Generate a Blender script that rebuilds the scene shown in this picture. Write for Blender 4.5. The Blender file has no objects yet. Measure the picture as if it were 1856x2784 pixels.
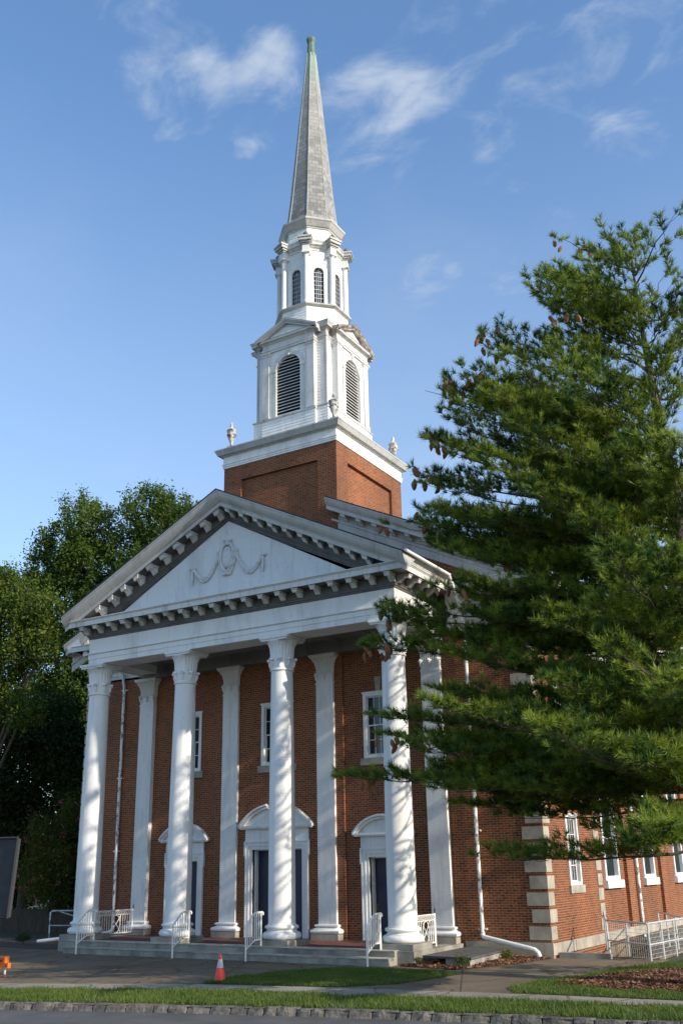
import bpy, math, random
import numpy as np
from mathutils import Vector, Matrix
random.seed(7); RNG = np.random.default_rng(11)
R = math.radians
SC = bpy.context.scene; COL = SC.collection

# ------------------------------------------------------------------ camera
cam_d = bpy.data.cameras.new('camera'); cam = bpy.data.objects.new('camera', cam_d); COL.objects.link(cam)
CAM = Vector((19.1649, -25.4852, 1.9515)); YAW, PITCH, ROLL = .5480, .3331, -.0152
_fw = Vector((-math.sin(YAW), math.cos(YAW), 0)); _rt = Vector((math.cos(YAW), math.sin(YAW), 0)); _up = Vector((0, 0, 1))
_f2 = _fw*math.cos(PITCH)+_up*math.sin(PITCH); _u2 = -_fw*math.sin(PITCH)+_up*math.cos(PITCH)
_r3 = _rt*math.cos(ROLL)+_u2*math.sin(ROLL); _u3 = -_rt*math.sin(ROLL)+_u2*math.cos(ROLL)
cam.matrix_world = Matrix(((_r3.x, _u3.x, -_f2.x, CAM.x), (_r3.y, _u3.y, -_f2.y, CAM.y), (_r3.z, _u3.z, -_f2.z, CAM.z), (0, 0, 0, 1)))
cam_d.sensor_fit = 'VERTICAL'; cam_d.sensor_height = 24; cam_d.sensor_width = 24
cam_d.lens = 2652.51/2784*24; cam_d.shift_x = 40.85/2784; cam_d.shift_y = 49.05/2784
cam_d.clip_start = .1; cam_d.clip_end = 3000
SC.camera = cam

# ------------------------------------------------------------------ sky and sun
SUN = Vector((1, -.085, .46)).normalized()
EL = math.asin(SUN.z); AZ = math.atan2(SUN.x, SUN.y)
W = bpy.data.worlds.new('World'); SC.world = W; W.use_nodes = True
nt = W.node_tree; nt.nodes.clear(); N = nt.nodes.new; L = nt.links.new
sky = N('ShaderNodeTexSky'); sky.sky_type = 'NISHITA'; sky.sun_disc = False
sky.sun_elevation = EL; sky.sun_rotation = AZ; sky.air_density = 1.0; sky.dust_density = .6; sky.ozone_density = 2.2
hsv = N('ShaderNodeHueSaturation'); hsv.inputs['Saturation'].default_value = 1.08; hsv.inputs['Value'].default_value = 1.22
tint = N('ShaderNodeMix'); tint.data_type = 'RGBA'; tint.blend_type = 'MULTIPLY'; tint.inputs[0].default_value = 1; tint.inputs[7].default_value = (.93, 1.0, 1.05, 1)
L(sky.outputs[0], tint.inputs[6]); L(tint.outputs[2], hsv.inputs['Color'])
bg = N('ShaderNodeBackground'); bg.inputs[1].default_value = .15; L(hsv.outputs[0], bg.inputs[0])
tc = N('ShaderNodeTexCoord')
sep = N('ShaderNodeSeparateXYZ'); L(tc.outputs['Generated'], sep.inputs[0])
def wm(op, a, b=None, c=None):
    m = N('ShaderNodeMath'); m.operation = op
    for i, v in enumerate((a, b, c)):
        if v is None: continue
        if isinstance(v, (int, float)): m.inputs[i].default_value = v
        else: L(v, m.inputs[i])
    return m.outputs[0]
den = wm('MAXIMUM', wm('ADD', sep.outputs[2], .12), .05)
cmb = N('ShaderNodeCombineXYZ'); L(wm('DIVIDE', sep.outputs[0], den), cmb.inputs[0]); L(wm('DIVIDE', sep.outputs[1], den), cmb.inputs[1])
CLOUDS = [(-0.4833,0.5338,0.6939,0.0336,1),(-0.4776,0.5595,0.6774,0.0307,1),(-0.4687,0.5819,0.6646,0.0207,0.7),(-0.4085,0.5796,0.7051,0.0203,0.8),
(-0.4251,0.5917,0.6849,0.0257,0.8),(-0.4378,0.6038,0.6662,0.0208,0.6),(-0.4569,0.6099,0.6475,0.0098,0.9),(-0.3004,0.6636,0.6852,0.0238,0.8),
(-0.3363,0.6572,0.6746,0.0310,0.9),(-0.3710,0.6542,0.6590,0.0314,0.8),(-0.3909,0.6596,0.6420,0.0282,0.5),(-0.3177,0.6941,0.6460,0.0313,0.4),
(-0.2733,0.6355,0.7221,0.0331,0.45),(-0.2236,0.6608,0.7164,0.0551,0.5),(-0.1781,0.6773,0.7138,0.0413,0.6),(-0.1166,0.7074,0.6972,0.0582,0.55),
(-0.1853,0.7084,0.6811,0.0292,0.4),(-0.1042,0.7506,0.6525,0.0341,0.65),(-0.1512,0.7658,0.6250,0.0227,0.7),(-0.2527,0.7183,0.6483,0.0187,0.5),
(-0.2283,0.7373,0.6359,0.0152,0.5),(-0.2490,0.7483,0.6148,0.0172,0.35),(-0.4795,0.4871,0.7299,0.0259,0.9),(-0.3281,0.7621,0.5581,0.0108,0.5),
(-0.3403,0.7690,0.5411,0.0216,0.45),(-0.2468,0.7966,0.5519,0.0381,0.3),(-0.3678,0.5855,0.7224,0.0402,0.2)]
acc = None
for dx, dy, dz, r, w in CLOUDS:
    d = N('ShaderNodeVectorMath'); d.operation = 'DOT_PRODUCT'; L(tc.outputs['Generated'], d.inputs[0]); d.inputs[1].default_value = Vector((dx, dy, dz)).normalized()
    mr = N('ShaderNodeMapRange'); mr.interpolation_type = 'SMOOTHSTEP'; L(d.outputs['Value'], mr.inputs[0])
    mr.inputs[1].default_value = math.cos(r*2.0); mr.inputs[2].default_value = 1.0; mr.inputs[3].default_value = 0; mr.inputs[4].default_value = w
    acc = mr.outputs[0] if acc is None else wm('MAXIMUM', acc, mr.outputs[0])
mpn = N('ShaderNodeMapping'); mpn.inputs['Rotation'].default_value = (0, 0, R(35)); mpn.inputs['Scale'].default_value = (1, 1.35, 1); L(cmb.outputs[0], mpn.inputs[0])
nz = N('ShaderNodeTexNoise'); nz.inputs['Scale'].default_value = 9; nz.inputs['Detail'].default_value = 11; nz.inputs['Roughness'].default_value = .57; nz.inputs['Distortion'].default_value = .35
L(mpn.outputs[0], nz.inputs['Vector'])
nz2 = N('ShaderNodeTexNoise'); nz2.inputs['Scale'].default_value = 2.2; nz2.inputs['Detail'].default_value = 6; L(cmb.outputs[0], nz2.inputs['Vector'])
cl = wm('SUBTRACT', wm('ADD', wm('MULTIPLY', acc, .72), wm('MULTIPLY', wm('SUBTRACT', nz.outputs['Fac'], .5), 3.0)), .36)
veil = wm('MULTIPLY', wm('MAXIMUM', wm('SUBTRACT', nz2.outputs['Fac'], .5), 0), .4)
clm = N('ShaderNodeMapRange'); clm.interpolation_type = 'SMOOTHSTEP'; L(cl, clm.inputs[0]); clm.inputs[1].default_value = -.12; clm.inputs[2].default_value = 1.05; clm.inputs[4].default_value = .72
hzn = N('ShaderNodeMapRange'); hzn.interpolation_type = 'SMOOTHSTEP'; L(sep.outputs[2], hzn.inputs[0]); hzn.inputs[1].default_value = .72; hzn.inputs[2].default_value = .30; hzn.inputs[3].default_value = 0; hzn.inputs[4].default_value = .27
veil = wm('ADD', wm('ADD', veil, .035), hzn.outputs[0])
cf = wm('MINIMUM', wm('ADD', wm('MULTIPLY', clm.outputs[0], wm('MINIMUM', wm('MULTIPLY', acc, 4), 1)), veil), 1.0)
cbg = N('ShaderNodeBackground'); cbg.inputs[0].default_value = (.78, .87, 1, 1); cbg.inputs[1].default_value = .60
mx = N('ShaderNodeMixShader'); L(cf, mx.inputs[0]); L(bg.outputs[0], mx.inputs[1]); L(cbg.outputs[0], mx.inputs[2])
wo = N('ShaderNodeOutputWorld'); L(mx.outputs[0], wo.inputs[0])
sd = bpy.data.lights.new('sun', 'SUN'); so = bpy.data.objects.new('sun', sd); COL.objects.link(so)
sd.energy = 4.1; sd.angle = R(.6); sd.color = (1, .89, .74)
so.rotation_euler = SUN.to_track_quat('Z', 'Y').to_euler(); so.location = SUN*60
SC.view_settings.view_transform = 'Standard'; SC.view_settings.look = 'None'; SC.view_settings.exposure = .5; SC.view_settings.gamma = 1
SC.cycles.max_bounces = 6; SC.cycles.transparent_max_bounces = 4

# ------------------------------------------------------------------ object helpers
def thing(name, label, cat, loc=(0, 0, 0), group=None):
    o = bpy.data.objects.new(name, None); COL.objects.link(o); o.location = loc; o.empty_display_size = .2
    o['label'] = label; o['category'] = cat
    if group: o['group'] = group
    return o
def tag(o, label, cat, group=None):
    o['label'] = label; o['category'] = cat
    if group: o['group'] = group
    return o
def link(name, me, mat, parent=None, kind=None, world=True):
    if mat is not None:
        for m in (mat if isinstance(mat, (list, tuple)) else [mat]): me.materials.append(m)
    o = bpy.data.objects.new(name, me); COL.objects.link(o)
    if parent is not None:
        o.parent = parent
        if world: o.matrix_parent_inverse = world_of(parent).inverted()
    if kind: o['kind'] = kind
    return o
def world_of(o):
    m = Matrix.LocRotScale(o.location, o.rotation_euler, o.scale)
    if o.parent is None: return m
    return world_of(o.parent) @ o.matrix_parent_inverse @ m
def copy_part(o, parent, loc=None, off=None):
    c = o.copy(); COL.objects.link(c); c.parent = parent
    c.matrix_parent_inverse = world_of(parent).inverted() if parent is not o.parent else o.matrix_parent_inverse.copy()
    if loc is not None: c.location = loc
    if off is not None: c.location = o.location + Vector(off)
    for ch in list(o.children):
        d = ch.copy(); COL.objects.link(d); d.parent = c; d.matrix_parent_inverse = ch.matrix_parent_inverse.copy()
    return c
class MB:
    def __init__(s): s.v = []; s.f = []; s.m = []; s.mi = 0
    def add(s, vs, fs):
        b = len(s.v); s.v += [tuple(v) for v in vs]; s.f += [tuple(b+i for i in f) for f in fs]; s.m += [s.mi]*len(fs); return s
    def box(s, x0, x1, y0, y1, z0, z1):
        if x0 > x1: x0, x1 = x1, x0
        if y0 > y1: y0, y1 = y1, y0
        return s.add([(x0,y0,z0),(x1,y0,z0),(x1,y1,z0),(x0,y1,z0),(x0,y0,z1),(x1,y0,z1),(x1,y1,z1),(x0,y1,z1)],
                     [(3,2,1,0),(4,5,6,7),(0,1,5,4),(1,2,6,5),(2,3,7,6),(3,0,4,7)])
    def prism(s, poly, fn, a, b):
        n = len(poly); vs = [fn(p, q, a) for p, q in poly]+[fn(p, q, b) for p, q in poly]
        return s.add(vs, [tuple(range(n))[::-1], tuple(range(n, 2*n))]+[(i, (i+1) % n, n+(i+1) % n, n+i) for i in range(n)])
    def xz(s, poly, y0, y1): return s.prism(poly, lambda p, q, t: (p, t, q), y1, y0)
    def yz(s, poly, x0, x1): return s.prism(poly, lambda p, q, t: (t, p, q), x0, x1)
    def xy(s, poly, z0, z1): return s.prism(poly, lambda p, q, t: (p, q, t), z0, z1)
    def quad(s, *p): return s.add(p, [tuple(range(len(p)))])
    def lathe(s, prof, n=32, c=(0, 0, 0), mod=None):
        vs = []; k = len(prof)
        for i in range(n):
            a = 2*math.pi*i/n
            for r, z in prof:
                rr = mod(r, z, a) if mod else r
                vs.append((c[0]+rr*math.cos(a), c[1]+rr*math.sin(a), c[2]+z))
        fs = [(i*k+j, ((i+1) % n)*k+j, ((i+1) % n)*k+j+1, i*k+j+1) for i in range(n) for j in range(k-1)]
        fs.append(tuple(i*k+k-1 for i in range(n))); fs.append(tuple(i*k for i in range(n))[::-1])
        return s.add(vs, fs)
    def tube(s, pts, r, n=8, cap=True, closed=False):
        pts = [Vector(p) for p in pts]; m = len(pts); rs = r if isinstance(r, (list, tuple)) else [r]*m
        vs = []; up = None
        for i, p in enumerate(pts):
            if closed: t = pts[(i+1) % m]-pts[i-1]
            else: t = pts[min(i+1, m-1)]-pts[max(i-1, 0)]
            t = t.normalized() if t.length > 1e-9 else Vector((0, 0, 1))
            if up is None: up = Vector((0, 0, 1)) if abs(t.z) < .95 else Vector((1, 0, 0))
            a = up.cross(t)
            if a.length < 1e-6: a = Vector((1, 0, 0)).cross(t)
            a.normalize(); b = t.cross(a); up = b
            vs += [p+(a*math.cos(2*math.pi*j/n)+b*math.sin(2*math.pi*j/n))*rs[i] for j in range(n)]
        fs = [(i*n+j, i*n+(j+1) % n, ((i+1) % m)*n+(j+1) % n, ((i+1) % m)*n+j) for i in range(m if closed else m-1) for j in range(n)]
        if cap and not closed: fs += [tuple(range(n))[::-1], tuple((m-1)*n+j for j in range(n))]
        return s.add(vs, fs)
    def bar(s, a, b, w): return s.tube([a, b], w*.7, 4)
    def sweep(s, path, prof, closed=False, capped=True):
        n = len(path); k = len(prof); vs = []
        def nrm(a, b):
            d = Vector((b[0]-a[0], b[1]-a[1])).normalized(); return Vector((d.y, -d.x))
        for i, p in enumerate(path):
            if closed or 0 < i < n-1:
                n1 = nrm(path[i-1], p); n2 = nrm(p, path[(i+1) % n]); m = (n1+n2); m = m/max(m.dot(n1), .2)
            elif i == 0: m = nrm(p, path[1])
            else: m = nrm(path[i-1], p)
            vs += [(p[0]+m.x*o, p[1]+m.y*o, z) for o, z in prof]
        fs = [(i*k+j, ((i+1) % n)*k+j, ((i+1) % n)*k+j+1, i*k+j+1) for i in range(n if closed else n-1) for j in range(k-1)]
        if not closed and capped: fs += [tuple(range(k)), tuple((n-1)*k+j for j in range(k))[::-1]]
        return s.add(vs, fs)
    def ico(s, c, r, sx=1, sy=1, sz=1, n=8, m=6):
        vs = [(c[0], c[1], c[2]-r*sz)]
        for i in range(1, m):
            t = math.pi*i/m-math.pi/2
            for j in range(n):
                a = 2*math.pi*j/n; vs.append((c[0]+r*sx*math.cos(t)*math.cos(a), c[1]+r*sy*math.cos(t)*math.sin(a), c[2]+r*sz*math.sin(t)))
        vs.append((c[0], c[1], c[2]+r*sz)); top = len(vs)-1; fs = []
        for j in range(n): fs.append((0, 1+(j+1) % n, 1+j)); fs.append((top, 1+(m-2)*n+j, 1+(m-2)*n+(j+1) % n))
        for i in range(m-2):
            for j in range(n): fs.append((1+i*n+j, 1+i*n+(j+1) % n, 1+(i+1)*n+(j+1) % n, 1+(i+1)*n+j))
        return s.add(vs, fs)
    def mesh(s, name, smooth=0):
        me = bpy.data.meshes.new(name); me.from_pydata(s.v, [], s.f); me.update()
        me.polygons.foreach_set('material_index', s.m)
        if smooth:
            me.polygons.foreach_set('use_smooth', [True]*len(me.polygons)); me.set_sharp_from_angle(angle=R(smooth))
        uv = me.uv_layers.new(name='UVMap'); dat = np.zeros((len(me.loops), 2), np.float32)
        for p in me.polygons:
            n = p.normal
            if abs(n.z) > .75: e1, e2 = Vector((1, 0, 0)), Vector((0, 1, 0))
            else:
                e1 = Vector((-n.y, n.x, 0)).normalized(); e2 = Vector((0, 0, 1))
            for li in p.loop_indices:
                co = me.vertices[me.loops[li].vertex_index].co; dat[li] = (co.dot(e1), co.dot(e2))
        uv.data.foreach_set('uv', dat.ravel())
        return me
    def build(s, name, mat, parent=None, smooth=0, kind=None): return link(name, s.mesh(name, smooth), mat, parent, kind)
def np_mesh(name, verts, faces, rnd=None):
    verts = np.ascontiguousarray(verts, np.float32); faces = np.ascontiguousarray(faces, np.int32); k = faces.shape[1]
    me = bpy.data.meshes.new(name); me.vertices.add(len(verts)); me.vertices.foreach_set('co', verts.ravel())
    me.loops.add(faces.size); me.loops.foreach_set('vertex_index', faces.ravel()); me.polygons.add(len(faces))
    me.polygons.foreach_set('loop_start', np.arange(0, faces.size, k, dtype=np.int32))
    if rnd is not None:
        at = me.attributes.new('rnd', 'FLOAT', 'POINT'); at.data.foreach_set('value', np.ascontiguousarray(rnd, np.float32))
    me.update(calc_edges=True); return me

# ------------------------------------------------------------------ materials
def mat(name, col=(.5, .5, .5), rough=.6, metal=0, spec=.5):
    m = bpy.data.materials.new(name); m.use_nodes = True; b = m.node_tree.nodes['Principled BSDF']
    b.inputs['Base Color'].default_value = (*col, 1); b.inputs['Roughness'].default_value = rough; b.inputs['Metallic'].default_value = metal
    b.inputs['Specular IOR Level'].default_value = spec
    return m
class NT:
    def __init__(s, m): s.m = m; s.t = m.node_tree; s.b = s.t.nodes['Principled BSDF']
    def n(s, t, **k):
        o = s.t.nodes.new(t)
        for a, v in k.items(): setattr(o, a, v)
        return o
    def l(s, a, b): s.t.links.new(a, b)
    def noise(s, scale, detail=4, rough=.55, vec=None, dist=0, sc3=None):
        o = s.n('ShaderNodeTexNoise'); o.inputs['Scale'].default_value = scale; o.inputs['Detail'].default_value = detail; o.inputs['Roughness'].default_value = rough; o.inputs['Distortion'].default_value = dist
        if vec is None:
            g = s.n('ShaderNodeNewGeometry'); vec = g.outputs['Position']
        if sc3:
            mp = s.n('ShaderNodeMapping'); mp.inputs['Scale'].default_value = sc3; s.l(vec, mp.inputs[0]); vec = mp.outputs[0]
        s.l(vec, o.inputs['Vector']); return o.outputs['Fac']
    def ramp(s, fac, *st):
        o = s.n('ShaderNodeValToRGB'); e = o.color_ramp.elements
        while len(e) < len(st): e.new(.5)
        for i, (p, c) in enumerate(st): e[i].position = p; e[i].color = (*c, 1) if len(c) == 3 else c
        s.l(fac, o.inputs[0]); return o.outputs[0]
    def mix(s, f, a, b, mode='MIX'):
        o = s.n('ShaderNodeMix', data_type='RGBA', blend_type=mode)
        for i, v in ((0, f), (6, a), (7, b)):
            if isinstance(v, (int, float)): o.inputs[i].default_value = v
            elif isinstance(v, tuple): o.inputs[i].default_value = (*v, 1)
            else: s.l(v, o.inputs[i])
        return o.outputs[2]
    def bump(s, h, st=.3, d=.02):
        o = s.n('ShaderNodeBump'); o.inputs['Strength'].default_value = st; o.inputs['Distance'].default_value = d; s.l(h, o.inputs['Height']); s.l(o.outputs[0], s.b.inputs['Normal'])
    def base(s, c): s.l(c, s.b.inputs['Base Color'])
    def rough(s, c): s.l(c, s.b.inputs['Roughness'])
def two(name, c1, c2, scale=3, rough=.8, bump=.2, bs=40, detail=6, lo=.35, hi=.65, sc3=None, metal=0, bd=.01):
    m = mat(name, c1, rough, metal); t = NT(m); f = t.noise(scale, detail, sc3=sc3)
    t.base(t.ramp(f, (lo, c1), (hi, c2)))
    if bump: t.bump(t.noise(bs, 4), bump, bd)
    return m
def brick_mat(name, c1, c2, dark, mortar):
    m = mat(name, c1, .85, spec=.25); t = NT(m)
    uv = t.n('ShaderNodeUVMap'); uv.uv_map = 'UVMap'
    def br(a, b, bias):
        o = t.n('ShaderNodeTexBrick'); o.offset = .5; o.squash = 1; t.l(uv.outputs[0], o.inputs['Vector'])
        o.inputs['Scale'].default_value = 1; o.inputs['Brick Width'].default_value = .215; o.inputs['Row Height'].default_value = .068
        o.inputs['Mortar Size'].default_value = .0085; o.inputs['Mortar Smooth'].default_value = .3; o.inputs['Bias'].default_value = bias
        o.inputs['Color1'].default_value = (*a, 1); o.inputs['Color2'].default_value = (*b, 1); o.inputs['Mortar'].default_value = (*mortar, 1); return o
    b1 = br(c1, c2, 0)
    def ma(op, x, y=None, z=None):
        o = t.n('ShaderNodeMath', operation=op)
        for i, v in enumerate((x, y, z)):
            if v is None: continue
            if isinstance(v, (int, float)): o.inputs[i].default_value = v
            else: t.l(v, o.inputs[i])
        return o.outputs[0]
    sx = t.n('ShaderNodeSeparateXYZ'); t.l(uv.outputs[0], sx.inputs[0])
    row = ma('FLOOR', ma('DIVIDE', sx.outputs[1], .068)); par = ma('SUBTRACT', 1.0, ma('FLOORED_MODULO', row, 2.0))
    cu = ma('DIVIDE', ma('ADD', sx.outputs[0], ma('MULTIPLY', par, .1075)), .215); colm = ma('FLOOR', cu)
    cv = t.n('ShaderNodeCombineXYZ'); t.l(colm, cv.inputs[0]); t.l(row, cv.inputs[1])
    wn = t.n('ShaderNodeTexWhiteNoise', noise_dimensions='2D'); t.l(cv.outputs[0], wn.inputs['Vector'])
    half = ma('GREATER_THAN', ma('FRACT', cu), .5); cv2 = t.n('ShaderNodeCombineXYZ'); t.l(ma('ADD', ma('MULTIPLY', colm, 2.0), half), cv2.inputs[0]); t.l(ma('ADD', row, .37), cv2.inputs[1])
    wn2 = t.n('ShaderNodeTexWhiteNoise', noise_dimensions='2D'); t.l(cv2.outputs[0], wn2.inputs['Vector'])
    c = t.mix(wn.outputs['Value'], c1, c2)
    c = t.mix(ma('MULTIPLY', ma('GREATER_THAN', wn2.outputs['Value'], .90), .8), c, dark)
    c = t.mix(b1.outputs['Fac'], c, mortar)
    v = t.mix(t.ramp(t.noise(.5, 5, .6, sc3=(1, 1, .35)), (.35, (0, 0, 0)), (.7, (1, 1, 1))), (.74, .74, .76), (1.16, 1.10, 1.05))
    c = t.mix(1.0, c, v, 'MULTIPLY')
    t.base(c)
    inv = t.n('ShaderNodeMath', operation='MULTIPLY_ADD'); t.l(b1.outputs['Fac'], inv.inputs[0]); inv.inputs[1].default_value = -1; inv.inputs[2].default_value = 1
    ad = t.n('ShaderNodeMath', operation='MULTIPLY_ADD'); t.l(t.noise(60, 3), ad.inputs[0]); ad.inputs[1].default_value = .35; t.l(inv.outputs[0], ad.inputs[2])
    t.bump(ad.outputs[0], .5, .008)
    return m
def paint_mat(name, c, dirt, amt=.5, sc=1.6, rough=.5, streak=True):
    m = mat(name, c, rough, spec=.35); t = NT(m)
    f = t.ramp(t.noise(sc, 8, .62, sc3=(1, 1, .35) if streak else None), (.50, (0, 0, 0)), (.78, (amt, amt, amt)))
    g = t.ramp(t.noise(9, 6, .6), (.62, (0, 0, 0)), (.74, (amt*.8,)*3))
    c1 = t.mix(f, c, dirt)
    if streak: c1 = t.mix(t.ramp(t.noise(7, 5, .65, sc3=(1, 1, .06)), (.55, (0, 0, 0)), (.72, (amt*.55,)*3)), c1, tuple(x*.8 for x in dirt))
    c1 = t.mix(g, c1, tuple(x*.75 for x in dirt)); t.base(c1)
    t.bump(t.noise(18, 5), .12, .01); return m
M = {}
M['brick'] = brick_mat('red_brick', (.255, .076, .028), (.160, .047, .019), (.070, .034, .023), (.33, .215, .13))
M['white'] = paint_mat('white_paint', (.72, .72, .71), (.40, .39, .37), .6)
M['dirty'] = paint_mat('weathered_white_paint', (.62, .615, .60), (.20, .195, .18), .85, 1.3)
M['dark_trim'] = paint_mat('dark_trim_paint', (.115, .112, .105), (.030, .029, .026), .9, 2.2)  # near-black tone for soffits and bed mouldings, mottled by noise
M['ceil'] = paint_mat('shaded_stained_ceiling_paint', (.21, .205, .19), (.06, .057, .05), .95, 1.2)  # deep porch shade put into the base tone, plus random stains
M['tymp'] = paint_mat('pitted_stucco', (.64, .65, .66), (.36, .37, .385), .7, 1.0)
_t = NT(M['tymp']); _b = M['tymp'].node_tree.nodes['Principled BSDF'].inputs['Base Color']; _src = _b.links[0].from_socket
_t.base(_t.mix(_t.ramp(_t.noise(3.3, 5, .75), (.655, (0, 0, 0)), (.70, (.8, .8, .8))), _src, (.16, .165, .175)))
M['relief'] = paint_mat('relief_stucco', (.60, .60, .60), (.22, .22, .22), .8, 5, streak=False)
M['metalgrey'] = paint_mat('leaded_cornice', (.47, .465, .45), (.20, .195, .185), .85, 1.2)
M['limestone'] = two('limestone', (.40, .355, .285), (.25, .225, .185), 2.2, .85, .25, 60)
M['stone'] = two('stained_stone', (.33, .31, .265), (.16, .15, .13), 1.6, .9, .3, 50)
M['tread'] = two('worn_tread_stone', (.46, .43, .37), (.28, .26, .22), 2.5, .9, .2, 60)
M['slate_dark'] = mat('dark_shingles', (.04, .04, .045), .8)
M['navy'] = mat('navy_door_paint', (.008, .012, .05), .35)
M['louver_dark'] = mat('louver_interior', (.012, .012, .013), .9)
M['mesh_white'] = two('white_iron', (.72, .71, .68), (.55, .50, .43), 8, .5, .1, 60, lo=.55, hi=.75)
M['peel'] = two('peeling_white_pipe', (.78, .78, .76), (.16, .15, .14), 9, .6, .2, 60, lo=.52, hi=.60, sc3=(1, 1, .45))
M['pvc'] = mat('white_plastic_pipe', (.78, .78, .77), .35)
M['copper'] = two('green_copper', (.085, .150, .115), (.13, .19, .15), 4, .7, .2, 20)
M['urn'] = two('stained_urn_stone', (.55, .54, .50), (.12, .115, .10), 7, .9, .3, 30, lo=.42, hi=.62)
M['leadurn'] = two('dark_lead', (.07, .07, .068), (.16, .16, .15), 9, .8, .2, 30)
M['brownwood'] = two('bare_weathered_wood', (.13, .085, .06), (.36, .31, .27), 5, .9, .4, 40, lo=.42, hi=.68)
M['porchbrick'] = two('dark_red_paving', (.10, .032, .022), (.16, .055, .038), 4, .8, .2, 50)
M['asphalt_ramp'] = two('dark_roofing_felt', (.055, .055, .055), (.09, .088, .085), 3, .9, .2, 90)
M['galv'] = two('galvanised_pipe', (.42, .43, .44), (.62, .62, .62), 12, .45, .1, 50, metal=.3)
def glass_mat(name, c, r=.06):
    m = mat(name, c, r, spec=.6); t = NT(m); t.bump(t.noise(1.2, 2), .03, .05); return m
M['glass'] = glass_mat('dark_window_glass', (.012, .014, .016))
M['blind'] = mat('window_blinds', (.05, .075, .065), .5)
def siding_mat():
    m = mat('white_clapboard', (.80, .80, .79), .55, spec=.3); t = NT(m)
    t.base(t.ramp(t.noise(3, 6, .6, sc3=(1, 1, .3)), (.45, (.80, .80, .785)), (.8, (.58, .57, .55)))); t.bump(t.noise(30, 4, sc3=(.2, .2, 3)), .1, .01); return m
M['siding'] = siding_mat()
def slate_mat():
    m = mat('slate_shingles', (.3, .3, .3), .75, spec=.3); t = NT(m)
    uv = t.n('ShaderNodeUVMap'); uv.uv_map = 'UVMap'
    o = t.n('ShaderNodeTexBrick'); o.offset = .5; t.l(uv.outputs[0], o.inputs['Vector'])
    o.inputs['Scale'].default_value = 1; o.inputs['Brick Width'].default_value = .30; o.inputs['Row Height'].default_value = .20; o.inputs['Mortar Size'].default_value = .010; o.inputs['Mortar Smooth'].default_value = .3; o.inputs['Bias'].default_value = -.1
    o.inputs['Color1'].default_value = (.33, .33, .315, 1); o.inputs['Color2'].default_value = (.17, .17, .165, 1); o.inputs['Mortar'].default_value = (.09, .09, .09, 1)
    g = t.n('ShaderNodeNewGeometry'); sp = t.n('ShaderNodeSeparateXYZ'); t.l(g.outputs['Position'], sp.inputs[0])
    mr = t.n('ShaderNodeMapRange'); t.l(sp.outputs[2], mr.inputs[0]); mr.inputs[1].default_value = 35.2; mr.inputs[2].default_value = 37.9
    stk = t.noise(2.0, 6, .6, sc3=(1.6, 1.6, .25))
    gf = t.n('ShaderNodeMath', operation='MULTIPLY'); t.l(mr.outputs[0], gf.inputs[0]); t.l(t.ramp(stk, (.3, (.35,)*3), (.6, (1, 1, 1))), gf.inputs[1])
    hi = t.n('ShaderNodeMapRange'); t.l(sp.outputs[2], hi.inputs[0]); hi.inputs[1].default_value = 29; hi.inputs[2].default_value = 36; hi.inputs[3].default_value = 0; hi.inputs[4].default_value = .45
    c = t.mix(hi.outputs[0], o.outputs['Color'], (.44, .43, .39))
    c = t.mix(t.ramp(t.noise(6, 8, .7, sc3=(1, 1, .7)), (.56, (0, 0, 0)), (.70, (.6, .6, .6))), c, (.62, .61, .58))
    c = t.mix(t.ramp(t.noise(1.1, 5, .6), (.4, (.35,)*3), (.65, (0, 0, 0))), c, (.12, .12, .118))
    c = t.mix(gf.outputs[0], c, (.25, .36, .27)); t.base(c)
    t.bump(o.outputs['Fac'], -.5, .02); return m
M['slate'] = slate_mat()
def foliage(name, c1, c2, trans=.35, sc=.7, rough=.6, tcol=None):
    m = bpy.data.materials.new(name); m.use_nodes = True; t = NT(m); b = t.b
    a = t.n('ShaderNodeAttribute'); a.attribute_name = 'rnd'
    f = t.n('ShaderNodeMath', operation='MULTIPLY_ADD'); t.l(t.noise(sc, 3), f.inputs[0]); f.inputs[1].default_value = 1.1; 
    g = t.n('ShaderNodeMath', operation='MULTIPLY_ADD'); t.l(a.outputs['Fac'], g.inputs[0]); g.inputs[1].default_value = .6; g.inputs[2].default_value = -.32
    t.l(g.outputs[0], f.inputs[2])
    c = t.ramp(f.outputs[0], (.22, c1), (.78, c2)); t.base(c); b.inputs['Roughness'].default_value = rough; b.inputs['Specular IOR Level'].default_value = .25
    tr = t.n('ShaderNodeBsdfTranslucent'); t.l(t.mix(1.0, c, tcol or (1.3, 1.25, .6), 'MULTIPLY'), tr.inputs[0])
    mx = t.n('ShaderNodeMixShader'); mx.inputs[0].default_value = trans; t.l(b.outputs[0], mx.inputs[1]); t.l(tr.outputs[0], mx.inputs[2])
    t.l(mx.outputs[0], t.t.nodes['Material Output'].inputs[0]); return m
M['needle'] = foliage('pine_needles', (.016, .070, .020), (.235, .300, .042), .33, 1.0)
M['leaf_a'] = foliage('oak_leaves', (.024, .072, .012), (.105, .150, .022), .35, .5)
M['leaf_d'] = foliage('elm_leaves', (.030, .075, .011), (.125, .160, .022), .36, .6)
M['leaf_b'] = foliage('dark_leaves', (.016, .040, .010), (.045, .075, .014), .3, .5)
M['leaf_c'] = foliage('yellow_green_leaves', (.040, .075, .010), (.115, .125, .020), .35, .6)
M['grass'] = foliage('grass_blades', (.045, .095, .016), (.125, .170, .034), .3, .9)
M['bark'] = two('bark', (.050, .038, .028), (.105, .082, .060), 8, .95, .6, 25, sc3=(1, 1, .3))
M['cone'] = two('pine_cone_scales', (.15, .060, .028), (.33, .145, .065), 40, .8, .8, 60, bd=.02)
M['bloom'] = mat('pink_blossom', (.62, .10, .20), .6)

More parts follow.
